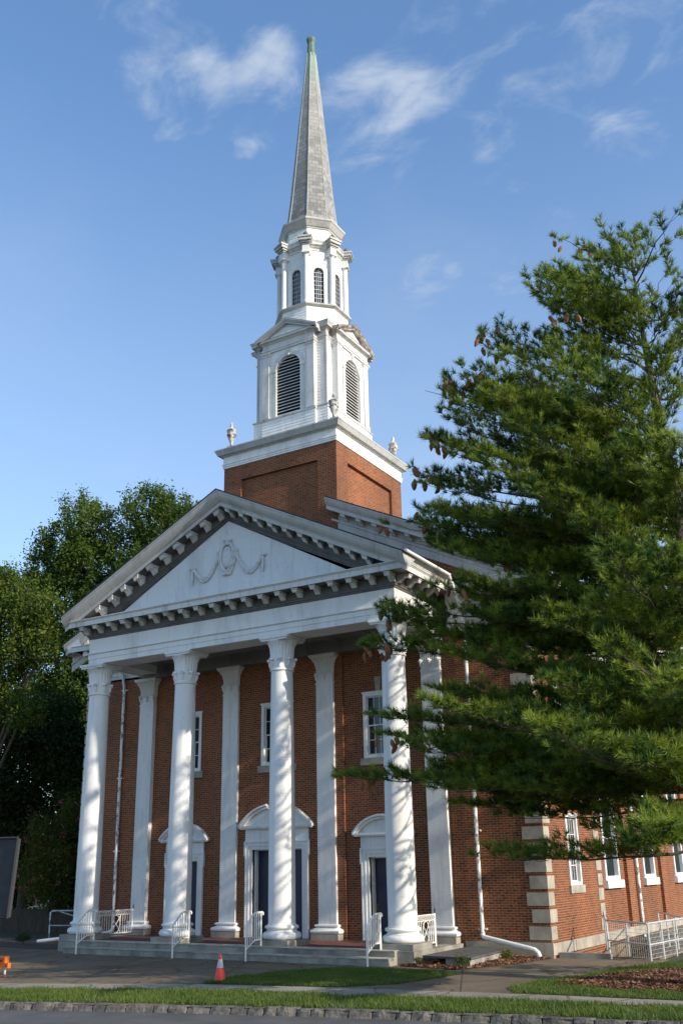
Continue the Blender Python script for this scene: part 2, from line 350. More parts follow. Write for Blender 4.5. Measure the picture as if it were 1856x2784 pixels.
# ------------------------------------------------------------------ ground, street
GZ = -.50
def conc(name, c1, c2, joints):
    m = mat(name, c1, .9, spec=.2); t = NT(m)
    c = t.ramp(t.noise(.55, 9, .68, dist=.6), (.32, c2), (.68, c1)); c = t.mix(t.ramp(t.noise(45, 4), (.4, (0, 0, 0)), (.7, (.35,)*3)), c, tuple(x*1.35 for x in c1))
    c = t.mix(t.ramp(t.noise(1.3, 6, .7, sc3=(.5, 2.2, 1)), (.55, (0, 0, 0)), (.8, (.7,)*3)), c, tuple(x*.55 for x in c2))
    vo = t.n('ShaderNodeTexVoronoi', feature='DISTANCE_TO_EDGE'); vo.inputs['Scale'].default_value = .38
    gp_ = t.n('ShaderNodeNewGeometry'); ns = t.n('ShaderNodeTexNoise'); ns.inputs['Scale'].default_value = 2.5; ns.inputs['Detail'].default_value = 6; t.l(gp_.outputs['Position'], ns.inputs['Vector'])
    ad = t.n('ShaderNodeVectorMath', operation='MULTIPLY_ADD'); t.l(ns.outputs['Color'], ad.inputs[0]); ad.inputs[1].default_value = (.5, .5, .5); t.l(gp_.outputs['Position'], ad.inputs[2]); t.l(ad.outputs[0], vo.inputs['Vector'])
    c = t.mix(t.ramp(vo.outputs['Distance'], (.004, (.75,)*3), (.011, (0, 0, 0))), c, tuple(x*.3 for x in c2))
    t.base(c); t.bump(t.noise(120, 3), .25, .004); return m
M['concrete'] = conc('worn_concrete', (.195, .152, .103), (.092, .069, .045), True)
M['walk'] = conc('pale_concrete', (.30, .275, .235), (.18, .162, .135), True)
M['asphalt'] = two('asphalt', (.062, .062, .062), (.098, .096, .092), 1.2, .9, .5, 160, bd=.006)
M['soil'] = two('grass_soil', (.045, .060, .018), (.07, .05, .025), 6, 1, .5, 30)
M['mulch'] = two('red_mulch', (.12, .055, .030), (.24, .115, .060), 14, 1, .9, 40, bd=.04)
M['kerbstone'] = two('granite', (.17, .152, .13), (.06, .056, .05), 5, .9, .9, 14, bd=.04)
M['far'] = two('ground_cover', (.030, .045, .014), (.05, .045, .022), .5, 1, .3, 8)
HX0, HX1, HY0, HY1 = 9.16, 11.6, 3.5, 10
# kerb line (top front edge) and other street lines, as polylines in x
KERB = [(-60, -34), (-20, -18.4), (-8, -13.9), (-3, -12.3), (2.24, -10.62), (5.6, -9.55), (8.78, -8.70), (11.8, -8.1), (14.86, -7.68), (20, -7.2), (60, -5)]
WALKN = [(-60, -32), (-20, -16.6), (-8, -12.2), (-3, -10.4), (.5, -9.1), (4.57, -7.33), (7.97, -6.84), (11.02, -6.26), (14.42, -5.75), (20, -5.1), (60, -3)]
WALKF = [(-60, -30.8), (-20, -15.6), (-8, -11.2), (-3, -9.2), (-.5, -8.2), (3.9, -6.42), (7.3, -5.72), (10.97, -5.16), (14.24, -4.88), (20, -4.3), (60, -2)]
def lerp(line, x):
    for (a, b), (c, d) in zip(line, line[1:]):
        if a <= x <= c: return b+(d-b)*(x-a)/(c-a)
    return line[0][1] if x < line[0][0] else line[-1][1]
XS = sorted(set([p[0] for p in KERB+WALKN+WALKF]+list(np.arange(-8, 20, .8))))
def strip(la, lb, z):
    b = MB(); vs = [(x, lerp(la, x) if not isinstance(la, (int, float)) else la, z) for x in XS]+[(x, lerp(lb, x) if not isinstance(lb, (int, float)) else lb, z) for x in XS]; n = len(XS)
    return b.add(vs, [(i, i+1, n+i+1, n+i) for i in range(n-1)])
g = MB()
g.quad((-600, -600, GZ-.19), (600, -600, GZ-.19), (600, HY0, GZ-.19), (-600, HY0, GZ-.19))
for x0, x1, y0, y1 in ((-600, HX0, HY0, HY1), (HX1, 600, HY0, HY1), (-600, 600, HY1, 900)):
    g.quad((x0, y0, GZ-.02), (x1, y0, GZ-.02), (x1, y1, GZ-.02), (x0, y1, GZ-.02))
n = len(XS); g.add([(x, lerp(KERB, x)+.1, GZ-.02) for x in XS]+[(x, HY0, GZ-.02) for x in XS], [(i, i+1, n+i+1, n+i) for i in range(n-1)])
g.build('ground', M['far'], None, kind='structure')
rd = MB(); n = len(XS); rd.add([(x, lerp(KERB, x)-14, GZ-.13) for x in XS]+[(x, lerp(KERB, x), GZ-.13) for x in XS], [(i, i+1, n+i+1, n+i) for i in range(n-1)])
rd.build('road', M['asphalt'], None, kind='structure')
strip([(x, y+.02) for x, y in KERB], WALKN, GZ-.015).build('verge', M['soil'], None, kind='structure')
strip(WALKN, WALKF, GZ+.004).build('sidewalk', M['walk'], None, kind='structure')
# kerb of rough stones with uneven fronts
kb = MB(); x = -30.0; rr = random.Random(3)
while x < 24:
    w = rr.uniform(.24, .55) if x > -3 else 1.2; h = rr.uniform(-.012, .012); o = rr.uniform(-.02, .02)
    if True:
        a = (x+.012, lerp(KERB, x)); b = (x+w-.012, lerp(KERB, x+w))
        bz = [rr.uniform(-.018, .018) for _ in range(6)]
        vs = []
        k = 4
        for i in range(k):
            t = i/(k-1); px = a[0]+(b[0]-a[0])*t; py = a[1]+(b[1]-a[1])*t
            j = rr.uniform(-.014, .014); e = .02 if i in (0, k-1) else 0
            vs += [(px, py-.03+o+e+j, GZ-.16), (px, py-.01+o+e-j, GZ-.06+j), (px, py+.02+o+e*1.3, GZ+.005+h-e*.3+j*.4), (px, py+.17, GZ+.004+h)]
        fs = [(i*4+j, (i+1)*4+j, (i+1)*4+j+1, i*4+j+1) for i in range(k-1) for j in range(3)]+[(3, 2, 1, 0), tuple((k-1)*4+j for j in range(4))]
        kb.add(vs, fs)
    x += w
kb.build('kerb', M['kerbstone'], None, kind='structure')
# apron of concrete in front of the church (big slab with cut joints)
ap = MB(); yb = 2.3
def apx(x): return lerp(WALKF, x)
xs2 = [x for x in XS if -24 <= x <= 10.2]
vs = [(x, apx(x)+.012, GZ) for x in xs2]+[(x, 2.7 if x > -9 else 4.5, GZ) for x in xs2]; n = len(xs2)
ap.add(vs, [(i, i+1, n+i+1, n+i) for i in range(n-1)])
ap.build('concrete_apron', M['concrete'], None, kind='structure')
jt = MB()
def joint(a, b, w=.012):
    d = Vector((b[0]-a[0], b[1]-a[1])).normalized(); nn = Vector((-d.y, d.x))*w
    jt.quad((a[0]-nn.x, a[1]-nn.y, GZ+.008), (b[0]-nn.x, b[1]-nn.y, GZ+.008), (b[0]+nn.x, b[1]+nn.y, GZ+.008), (a[0]+nn.x, a[1]+nn.y, GZ+.008))
for a, b in (((-6, -2.4), (3.7, -3.0)), ((-2.4, -5.4), (3.6, -4.7)), ((-2.2, -1.3), (1.0, -7.4)), ((-6.2, -1.3), (-3.2, -8.9)), ((1.6, -1.3), (3.6, -5.2)), ((8.2, -1.4), (9.9, -5.3)), ((8.6, -2.2), (11, -2.5)), ((8.8, .9), (11.2, .4))): joint(a, b)
for xj in (-2.2, -.3, 1.6, 3.5, 5.4, 7.3, 9.2, 11.1, 13, 15): joint((xj, lerp(WALKN, xj)), (xj+.35, lerp(WALKF, xj+.35)))
jt.build('pavement_joints', mat('joint_dirt', (.045, .04, .034), 1), None, kind='structure')
ra = MB(); ra.xy([(8.3, 3.4), (8.3, -2.2), (9.0, -5.42), (12.5, -5.0), (11.6, 0), (12.0, 3.4)], GZ-.14, GZ+.004); ra.build('path', M['concrete'], None, kind='structure')
# lawns and beds
LAWN = [(3.98, -6.33), (4.75, -6.16), (7.22, -5.62), (8.05, -4.6), (8.5, -2.3), (7.7, -1.78), (5.05, -1.95), (4.2, -3.3), (3.8, -5.1)]
RLAWN = [(10.55, -4.4), (11.0, -5.10), (14.2, -4.84), (24, -3.8), (24, 8), (13.6, 8), (12.4, 2.6), (11.5, .6), (11.2, -1.3), (10.7, -3.0)]
RBED = [(11.25, -3.4), (12.75, -3.8), (15.5, -3.5), (17.7, -2.2), (17.4, .9), (15, 1.9), (12.7, .7), (11.75, -1.0)]
LBED = [(6.2, -1.0), (8.0, -1.3), (8.75, .5), (9.08, 2.5), (6.3, 2.5)]
FBED = [(-12.5, .4), (-8.2, -.25), (-6.7, .2), (-6.7, 2.5), (-13, 3.2)]
def flat(name, poly, z, m): b = MB(); b.quad(*[(x, y, z) for x, y in poly]); return b.build(name, m, None, kind='structure')
flat('lawn', LAWN, GZ+.012, M['soil']); flat('side_lawn', RLAWN, GZ+.010, M['soil'])
flat('mulch_bed', RBED, GZ+.02, M['mulch']); flat('planting_bed', LBED, GZ+.012, M['mulch']); flat('side_bed', FBED, GZ+.012, two('dark_mulch', (.05, .03, .02), (.10, .06, .04), 12, 1, .8, 30))
def inside(p, poly):
    x, y = p[:, 0], p[:, 1]; c = np.zeros(len(p), bool); n = len(poly)
    for i in range(n):
        x0, y0 = poly[i]; x1, y1 = poly[(i+1) % n]
        k = ((y0 > y) != (y1 > y)) & (x < (x1-x0)*(y-y0)/((y1-y0) if y1 != y0 else 1e-9)+x0); c ^= k
    return c
def grass(name, pts, h0, h1, label=None):
    n = len(pts); a = RNG.uniform(0, 2*np.pi, n); h = RNG.uniform(h0, h1, n)
    h *= .75+.5*np.sin(pts[:, 0]*2.1+np.cos(pts[:, 1]*1.7)*2)**2*RNG.uniform(.3, 1, n)
    lean = RNG.normal(0, .35, (n, 2))*h[:, None]; w = RNG.uniform(.006, .011, n)
    d = np.stack([np.cos(a), np.sin(a)], 1)*w[:, None]
    z = np.full((n, 1), GZ)
    v = np.concatenate([np.hstack([pts-d, z]), np.hstack([pts+d, z]), np.hstack([pts+lean, z+h[:, None]])], 1).reshape(-1, 3)
    o = link(name, np_mesh(name, v, np.arange(3*n).reshape(-1, 3), np.repeat(RNG.random(n), 3)), M['grass']); o['kind'] = 'stuff'; return o
def fill(poly, dens, excl=None):
    p = np.array(poly); lo, hi = p.min(0), p.max(0); n = int((hi-lo).prod()*dens); q = RNG.uniform(lo, hi, (n, 2)); q = q[inside(q, poly)]
    if excl is not None: q = q[~inside(q, excl)]
    return q
vx = RNG.uniform(-3, 19, 75000); lo = np.interp(vx, *zip(*KERB)); hi = np.interp(vx, *zip(*WALKN)); vy = lo+.14+(hi-lo-.10)*RNG.random(len(vx))
pat = np.sin(vx*1.3)+np.sin(vx*3.1+vy*2)+RNG.normal(0, 1.2, len(vx)); k = pat > -1.35
grass('verge_grass', np.stack([vx, vy], 1)[k], .045, .115)
grass('lawn_grass', fill(LAWN, 2600), .035, .085)
q = fill(RLAWN, 1500, RBED); q = q[(q[:, 0] < 17) & (q[:, 1] < 4)]; grass('side_lawn_grass', q, .04, .10)
def chips(name, poly, dens, m):
    p = fill(poly, dens); n = len(p); a = RNG.uniform(0, 6.28, n); l = RNG.uniform(.02, .06, n); w = RNG.uniform(.006, .016, n); t = RNG.normal(0, .35, n)
    d = np.stack([np.cos(a)*l, np.sin(a)*l, np.sin(t)*l], 1); s = np.stack([-np.sin(a)*w, np.cos(a)*w, RNG.normal(0, .006, n)], 1); c = np.hstack([p, np.full((n, 1), GZ)+RNG.uniform(.02, .06, (n, 1))])
    v = np.stack([c-d-s, c+d-s, c+d+s, c-d+s], 1).reshape(-1, 3); o = link(name, np_mesh(name, v, np.arange(4*n).reshape(-1, 4), np.repeat(RNG.random(n), 4)), m); o['kind'] = 'stuff'
chipm = foliage('bark_chips', (.07, .032, .018), (.27, .135, .075), .02, 3)
chips('bark_mulch', RBED, 900, chipm); chips('bed_mulch', LBED, 700, chipm)
q = np.stack([RNG.uniform(-3, 17, 420), RNG.uniform(-9, 1, 420)], 1); q = q[(q[:, 1] > np.interp(q[:, 0], *zip(*KERB))+.15) & ~((q[:, 0] < 6.6) & (q[:, 1] > -1.3)) & ~((q[:, 0] < 9.2) & (q[:, 1] > -.5))]
n = len(q); a = RNG.uniform(0, 6.28, n); l = RNG.uniform(.018, .045, n); d = np.stack([np.cos(a)*l, np.sin(a)*l, RNG.normal(0, .006, n)], 1); e = np.stack([-np.sin(a)*l*.45, np.cos(a)*l*.45, RNG.normal(0, .006, n)], 1); c = np.hstack([q, np.full((n, 1), GZ+.022)])
o = link('fallen_leaves', np_mesh('fallen_leaves', np.stack([c-d, c-e, c+d, c+e], 1).reshape(-1, 3), np.arange(4*n).reshape(-1, 4), np.repeat(RNG.random(n), 4)), chipm); o['kind'] = 'stuff'
# stair well beside the church
pw = MB()
pw.quad((HX0-.06, HY0, GZ), (HX0-.06, HY1, GZ), (HX0-.06, HY1, -2.4), (HX0-.06, HY0, -2.4)); pw.box(HX1, HX1+.2, HY0-.2, HY1, -2.4, GZ+.03); pw.box(HX0-.05, HX1, HY1, HY1+.2, -2.4, GZ+.03); pw.box(HX0-.05, HX1, HY0-.2, HY0, -2.4, GZ+.03)
pw.quad((HX0-.1, HY0, -2.2), (HX1, HY0, -2.2), (HX1, HY1, -2.2), (HX0-.1, HY1, -2.2))
for i in range(8): pw.box(10.6, HX1-.002, HY0+.002+i*.28, HY0+.28+i*.28, -2.2, -.68-i*.19)
pw.build('stair_well', M['concrete'], None, kind='structure')
lw = MB(); lw.box(9.2, 10.62, 2.85, 3.05, GZ-.1, -.36); tag(lw.build('low_wall', M['stone']), 'low concrete upstand at the corner of the church beside the stair well', 'low wall')

# ------------------------------------------------------------------ the church
FX, FY = 6.20, -.42               # portico entablature: half width, front plane
COLX = (-5.99, -2.05, 1.88, 5.86)
PILX = (-5.88, -1.95, 1.97, 5.91)
WY, CY, PY = 2.57, 2.495, 2.39     # wing wall, central bay, pilaster front planes
WX = 9.115; AX = 5.05; T = 2.54
church = thing('church', 'red brick church with white columned portico and tall slate covered steeple', 'church', (0, 0, GZ))
def P(name, mb, m, parent=church, smooth=0): return mb.build(name, M[m] if isinstance(m, str) else m, parent, smooth)

# walls -------------------------------------------------------------
def wall_holes(mb, x0, x1, z0, z1, holes, y, depth=.24, fn=None):
    """wall facing -y with rectangular openings and their reveals; fn maps (along, y, z)"""
    fn = fn or (lambda a, d, z: (a, y+d, z))
    xs = sorted(set([x0, x1]+[h[0] for h in holes]+[h[1] for h in holes])); zs = sorted(set([z0, z1]+[h[2] for h in holes]+[h[3] for h in holes]))
    for a, b in zip(xs, xs[1:]):
        for c, d in zip(zs, zs[1:]):
            if any(h[0] <= (a+b)/2 <= h[1] and h[2] <= (c+d)/2 <= h[3] for h in holes): continue
            mb.quad(fn(a, 0, c), fn(b, 0, c), fn(b, 0, d), fn(a, 0, d))
    for a, b, c, d in holes:
        mb.quad(fn(a, 0, c), fn(a, 0, d), fn(a, depth, d), fn(a, depth, c)); mb.quad(fn(b, 0, d), fn(b, 0, c), fn(b, depth, c), fn(b, depth, d))
        mb.quad(fn(a, 0, d), fn(b, 0, d), fn(b, depth, d), fn(a, depth, d)); mb.quad(fn(a, 0, c), fn(a, depth, c), fn(b, depth, c), fn(b, 0, c))
BAY = 3.93; WH = .58; CWH = .66
w = MB()
wall_holes(w, 2.6, WX, -.6, 9.0, [(BAY-WH, BAY+WH, 5.27, 7.36), (4.0-.57, 4.0+.57, -.17, 2.25)], WY, .3)
wall_holes(w, -WX, -2.6, -.6, 9.0, [(-BAY-WH, -BAY+WH, 5.27, 7.36), (-3.94-.57, -3.94+.57, -.17, 2.25)], WY, .3)
wall_holes(w, -2.6, 2.6, -.6, 9.0, [(-CWH, CWH, 5.27, 7.36), (-.99, .99, -.17, 2.55)], CY, .3)
w.quad((2.6, CY, -.6), (2.6, WY, -.6), (2.6, WY, 9), (2.6, CY, 9)); w.quad((-2.6, WY, -.6), (-2.6, CY, -.6), (-2.6, CY, 9), (-2.6, WY, 9))
# side wall: narthex part then nave, facing +x
side = lambda X: (lambda a, d, z: (X-d, a, z))
NWIN = [(8.55, 10.2), (13.4, 15.05), (18.25, 19.9), (23.1, 24.75), (27.95, 29.6)]
wall_holes(w, WY, 7.72, -2.4, 9.9, [(4.55, 5.65, 1.35, 3.4), (4.55, 5.65, 5.27, 7.36)], 0, .25, side(WX))
NX = WX-.14
w.quad((WX, 7.72, -2.4), (NX, 7.72, -2.4), (NX, 7.72, 9.9), (WX, 7.72, 9.9))
wall_holes(w, 7.72, 34, -2.4, 9.9, [(a, b, 1.42, 6.6) for a, b in NWIN], 0, .28, side(NX))
for yy in (10.9, 15.7, 20.5, 25.4): w.box(NX-.02, NX+.12, yy, yy+.75, -.40, 9.6)
w.quad((-WX, 34, -2), (-WX, WY, -2), (-WX, WY, 9.9), (-WX, 34, 9.9)); w.quad((WX, 34, -2), (-WX, 34, -2), (-WX, 34, 9.9), (WX, 34, 9.9))
# gable above the main cornice
for s in (1, -1): w.quad((s*2.54, WY, 10.2), (s*WX, WY, 10.2), (s*WX, WY, 10.72), (s*2.54, WY, 14.05))
P('brick_wall', w, 'brick')
# tower base of brick with sunk panels
tb = MB(); pz = 16.10
def sunk(mb, x0, x1, z0, z1, px0, px1, pzt, fn, d=.12):
    wall_holes(mb, x0, x1, z0, z1, [(px0, px1, z0, pzt)], 0, d, fn); mb.quad(fn(px0, d, z0), fn(px1, d, z0), fn(px1, d, pzt), fn(px0, d, pzt))
sunk(tb, -T, T, 9.0, 16.72, -1.725, 1.73, pz, lambda a, d, z: (a, AX-T+d, z))
sunk(tb, AX-T, AX+T, 9.0, 16.72, AX-1.73, AX+1.70, pz-.03, lambda a, d, z: (T-d, a, z))
tb.quad((-T, AX+T, 9), (-T, AX-T, 9), (-T, AX-T, 16.72), (-T, AX+T, 16.72)); tb.quad((T, AX+T, 9), (-T, AX+T, 9), (-T, AX+T, 16.72), (T, AX+T, 16.72))
P('tower_base', tb, 'brick')

# stone trim ---------------------------------------------------------
wt = MB()
wl_ = MB(); wl_.box(-WX-.05, -6.55, WY-.05, WY+.02, -.56, -.10); P('water_table', wl_, 'limestone')
wt.box(6.55, WX+.05, WY-.05, WY+.02, -.56, -.10)
wt.box(WX-.02, WX+.05, WY+.02, 7.74, -.42, -.12); wt.box(NX-.02, NX+.16, 7.74, 34, -.42, -.12)
P('water_table', wt, 'limestone')
def quoin(x, y, z, lx, ly): 
    b = MB(); b.box(x-lx, x+.025, y-.025, y+ly, z, z+.35); return b
for k in range(20):
    z = -.035+k*.445; a = .62 if k % 2 == 0 else .50
    P('quoin', quoin(WX, WY, z, a, .44 if k % 2 == 0 else .56), 'limestone')
    if k > 2: 
        b = MB(); b.box(-WX-.025, -WX+a, WY-.025, WY+.4, z, z+.35); P('quoin', b, 'limestone')
    b = MB(); b.box(NX-.05, WX+.025, 7.2+.06*(k % 2), 7.745, z, z+.35); P('quoin', b, 'limestone')

# porch floor and steps -------------------------------------------------
FZ = -.17
pf = MB(); pf.box(-6.0, 6.0, -.50, WY+.05, -.6, FZ); P('porch_floor', pf, 'porchbrick')
st = MB(); 
for x in np.arange(-6.0, 5.9, 1.5): st.box(x+.004, x+1.496, -.80, -.503, -.62, FZ+.003)
st.box(-6.5, -6.003, -.66, WY-.06, -.62, FZ+.002); st.box(6.003, 6.5, -.66, WY-.06, -.62, FZ+.002)
P('step', st, 'stone')
for x in np.arange(-6.0, 5.9, 1.5):
    t_ = MB(); t_.box(x+.006, x+1.494, -.83, -.44, FZ+.0045, FZ+.028); P('tread', t_, 'tread')
for x in np.arange(-5.72, 6.0, 1.7):
    t_ = MB(); t_.box(x+.006, min(x+1.694, 6.02), -1.23, -.803, -.334, -.310); P('tread', t_, 'tread')
st = MB()
for i, x in enumerate(np.arange(-5.72, 6.0, 1.7)): st.box(x+.004, min(x+1.696, 6.02), -1.20, -.802, -.62, -.34+.003*(i % 2))
P('step', st, 'stone')

# columns ---------------------------------------------------------------
def disc_prof(pts): return [(r, z) for r, z in pts]
shaft = [(.405+.0*0, .40)]
for i in range(13):
    t = i/12; r = .402-.058*max(0, (t-.12)/.88)**1.5; shaft.append((r, .44+t*(7.84-.44)))
sh = MB(); sh.lathe([(.425, .385), (.425, .405), (.405, .43)]+shaft[1:]+[(.345, 7.84), (.385, 7.855), (.385, 7.905), (.35, 7.92)], 40)
col0 = sh.build('column', M['white'], None, 40)
def torus_prof(r, z, rad, n=8): return [(r+rad*math.cos(a), z+rad*math.sin(a)) for a in np.linspace(-math.pi/2, math.pi/2, n)]
bs = MB(); bs.lathe([(.45, 0)]+torus_prof(.465, .105, .105)+[(.475, .215), (.44, .235), (.425, .262), (.45, .285)]+torus_prof(.45, .335, .050, 6)+[(.43, .386), (.40, .388)], 40)
def capital(flat=False):
    b = MB(); n = 96
    prof = [(.35, 7.90), (.355, 7.95), (.362, 8.06), (.368, 8.17), (.36, 8.24), (.362, 8.35), (.37, 8.48), (.385, 8.60), (.425, 8.70), (.49, 8.775), (.48, 8.80), (.3, 8.80)]
    def mod(r, z, a):
        if z < 8.2: return r+.006*math.sin(a*22)
        k = min(1, (z-8.2)/.1)*min(1, (8.82-z)/.1) if z < 8.8 else 0
        return r+.018*k*(abs(math.sin(a*11))*2-1)
    b.lathe(prof, n, mod=mod)
    for i in range(8):   # curled leaf tips of the lower band
        a = i*math.pi/4+math.pi/8; c, s = math.cos(a), math.sin(a)
        b.tube([(c*.365+s*.09*k, s*.365-c*.09*k, 8.17+.03*(1-abs(k))) if False else (c*(.39+.05*(1-abs(k)))+s*.09*k, s*(.39+.05*(1-abs(k)))-c*.09*k, 8.185+.025*(1-abs(k))) for k in (-1, -.5, 0, .5, 1)], [.015, .04, .058, .04, .015], 6)
        b.tube([(c*.362, s*.362, 7.96), (c*.385, s*.385, 8.06), (c*.405, s*.405, 8.17)], [.03, .05, .035], 6)
    pts = []; h = .56
    for q in range(4):
        a0 = math.pi/4+q*math.pi/2
        c0 = (math.cos(a0)*h*1.414, math.sin(a0)*h*1.414); a1 = a0+math.pi/2; c1 = (math.cos(a1)*h*1.414, math.sin(a1)*h*1.414)
        tx, ty = (c1[0]-c0[0]), (c1[1]-c0[1]); ix, iy = -math.cos(a0+math.pi/4), -math.sin(a0+math.pi/4)
        for t in np.linspace(.045, .955, 7):
            k = .055*math.sin(math.pi*t); pts.append((c0[0]+tx*t+ix*k, c0[1]+ty*t+iy*k))
    b.xy([(x*.93, y*.93) for x, y in pts], 8.79, 8.855); b.xy(pts, 8.853, 8.935); return b
base0 = bs.build('base', M['white'], col0, 40); cap0 = capital().build('capital', M['white'], col0, 30)
pl = MB(); pl.box(-.575, .575, -.575, .575, FZ-.04, 0); pl0 = pl.build('plinth', M['stone'], col0)
col0.parent = church; col0.matrix_parent_inverse = world_of(church).inverted(); col0.location = (COLX[0], 0, 0)
for x in COLX[1:]: copy_part(col0, church, loc=(x, 0, 0))
# pilasters
def pilaster():
    s = MB(); s.box(-.33, .33, 0, .5, .28, 7.80); s.box(-.345, .345, -.015, .5, 7.80, 7.86)
    o = s.build('pilaster', M['white'])
    b = MB(); pr = [(.0, .0), (.10, .0)]+[(.12+.075*math.cos(a), .075+.075*math.sin(a)) for a in np.linspace(-1.57, 1.57, 6)]+[(.11, .155), (.06, .18), (.05, .20)]+[(.055+.04*math.cos(a), .24+.04*math.sin(a)) for a in np.linspace(-1.57, 1.57, 5)]+[(.0, .285)]
    b.sweep([(-.33, .5), (-.33, 0), (.33, 0), (.33, .5)], pr); b.build('base', M['white'], o, 40)
    c = MB(); pr = [(0, 7.86), (.005, 8.0), (.0, 8.12)]
    c.box(-.325, .325, .005, .5, 7.86, 8.60)
    for i in range(9):
        x = -.29+i*.0725
        e = (abs(i-4)/4)**2*.10*(1 if i > 4 else -1)
        c.tube([(x, .005, 8.15), (x, 0, 8.35), (x+e*.5, -.03, 8.55), (x+e*1.4, -.10, 8.68)], [.03, .033, .036, .03], 6)
    for s_ in (-1, 1):
        for i in range(4):
            yy = .06+i*.1; c.tube([(s_*.325, yy, 8.15), (s_*.33, yy, 8.38), (s_*.36, yy, 8.55), (s_*.44, yy, 8.68)], [.028, .032, .034, .03], 6)
    for x in (-.31, 0, .31): c.tube([(x-.08, -.02, 8.12), (x, -.06, 8.15), (x+.08, -.02, 8.12)], [.018, .058, .018], 6); c.tube([(x, .0, 7.93), (x, -.02, 8.04), (x, -.045, 8.13)], [.02, .05, .03], 6)
    c.sweep([(-.325, .5), (-.325, 0), (.325, 0), (.325, .5)], [(0, 8.45), (.02, 8.55), (.07, 8.64), (.15, 8.70), (.17, 8.705), (.17, 8.74), (.19, 8.75), (.19, 8.80), (-.1, 8.80)])
    c.build('capital', M['white'], o, 35)
    p = MB(); p.box(-.50, .50, -.20, .3, FZ-.02, 0); p.build('plinth', M['limestone'], o); return o
p0 = pilaster(); p0.parent = church; p0.matrix_parent_inverse = world_of(church).inverted(); p0.location = (PILX[0], PY, 0)
for x in PILX[1:]: copy_part(p0, church, loc=(x, PY, 0))

# entablature, cornices -----------------------------------------------------
path = [(-FX, WY), (-FX, FY), (FX, FY), (FX, WY)]
en = MB(); en.sweep(path, [(-.92, 9.30), (-.92, 8.94), (0, 8.94), (0, 9.115), (.022, 9.12), (.022, 9.275), (.05, 9.29), (.075, 9.305), (.075, 9.345), (.0, 9.36), (0, 9.87), (-.3, 9.87)])
P('entablature', en, 'white')
bm = MB(); bm.sweep(path, [(0, 9.84), (.03, 9.86), (.035, 9.90), (.07, 9.92), (.075, 9.97), (.10, 9.98), (.10, 10.0), (.075, 10.01), (.075, 10.26), (.0, 10.27)])
P('bed_moulding', bm, 'dark_trim')
so_ = MB(); so_.sweep(path, [(.0, 10.243), (.53, 10.243)], capped=False); P('soffit', so_, 'dark_trim')
co = MB(); co.sweep(path, [(.535, 10.26), (.535, 10.235), (.56, 10.235), (.56, 10.40), (.58, 10.41), (.60, 10.44), (.62, 10.445), (.62, 10.47), (.0, 10.56)])
P('cornice', co, 'dirty')
for s in (1, -1):     # side cyma with white gutter
    cy = MB(); pr = [(.58, 10.47), (.62, 10.50), (.66, 10.58), (.73, 10.66), (.76, 10.665), (.76, 10.70), (.3, 10.9)]
    cy.sweep([(s*FX, FY-.62), (s*FX, WY-.5)] if s > 0 else [(s*FX, WY-.5), (s*FX, FY-.62)], pr); P('side_cyma', cy, 'dirty')
    gu = MB(); gu.tube([(s*(FX+.80), FY-.72, 10.68), (s*(FX+.80), WY-.70, 10.655)], .055, 10); P('gutter', gu, 'pvc', smooth=40)
# modillions
def modillion(name, slope=0):
    b = MB(); pr = [(0, 0), (-.40, 0), (-.40, -.10), (-.37, -.135), (-.32, -.125), (-.27, -.085), (-.2, -.10), (-.13, -.16), (-.08, -.215), (-.03, -.235), (0, -.235)]
    b.yz(pr[::-1], -.088, .088); b.box(-.11, .11, -.425, 0, -.045, .003)
    b.v = [(x, y, z+slope*x) for x, y, z in b.v]; return b.build(name, M['dirty'])
def first(o, loc, rz=0): o.parent = church; o.matrix_parent_inverse = world_of(church).inverted(); o.location = loc; o.rotation_euler = (0, 0, rz); return o
m0 = modillion('modillion'); first(m0, (-6.21, FY-.075, 10.236))
for i in range(1, 20): copy_part(m0, church, loc=(-6.21+i*.6537, FY-.075, 10.236))
for s in (1, -1):
    for k in range(4):
        c = copy_part(m0, church, loc=(s*(FX+.075), FY+.16+k*.64, 10.236)); c.rotation_euler = (0, 0, R(90)*s)
# pediment: rake built as sheared sweep
AP, SL = 14.08, .496
def rake(mb, prof, xe0, xe1, apex, sl, yfront):
    """profile (y, h) run along the slope from xe0 to xe1 (through the ridge if signs differ)"""
    xs = [xe0]+([0.0] if xe0 < 0 < xe1 else [])+[xe1]; k = len(prof)
    vs = [(x, yfront+y, apex-sl*abs(x)+h) for x in xs for y, h in prof]
    fs = [(i*k+j, (i+1)*k+j, (i+1)*k+j+1, i*k+j+1) for i in range(len(xs)-1) for j in range(k-1)]
    mb.add(vs, [f[::-1] for f in fs]+[tuple(range(k)), tuple((len(xs)-1)*k+j for j in range(k))[::-1]])
YF = -1.21
rk = MB(); rake(rk, [(.9, .02), (0, 0), (0, -.055), (.02, -.06), (.045, -.16), (.10, -.25), (.19, -.33), (.20, -.345), (.23, -.345), (.24, -.37), (.24, -.50), (.265, -.50), (.265, -.48)], -6.93, 6.93, AP, SL, YF); P('raking_cornice', rk, 'metalgrey')
bm2 = MB(); rake(bm2, [(.265, -.488), (.725, -.49), (.725, -.72), (.69, -.73), (.69, -.78), (.74, -.80), (.76, -.85), (.79, -.87), (.79, -.93), (.83, -.95), (.83, -1.0), (.9, -1.0)], -6.1, 6.1, AP, SL, YF); P('bed_moulding', bm2, 'dark_trim')
ty = MB(); ty.xz([(-5.0, 10.45), (5.0, 10.45), (0, 13.16)], -.47, -.3); P('tympanum', ty, 'tymp')
mL = modillion('modillion', SL); first(mL, (-5.47, YF+.725, AP-SL*5.47-.495)); mR = modillion('modillion', -SL); first(mR, (5.47, YF+.725, AP-SL*5.47-.495))
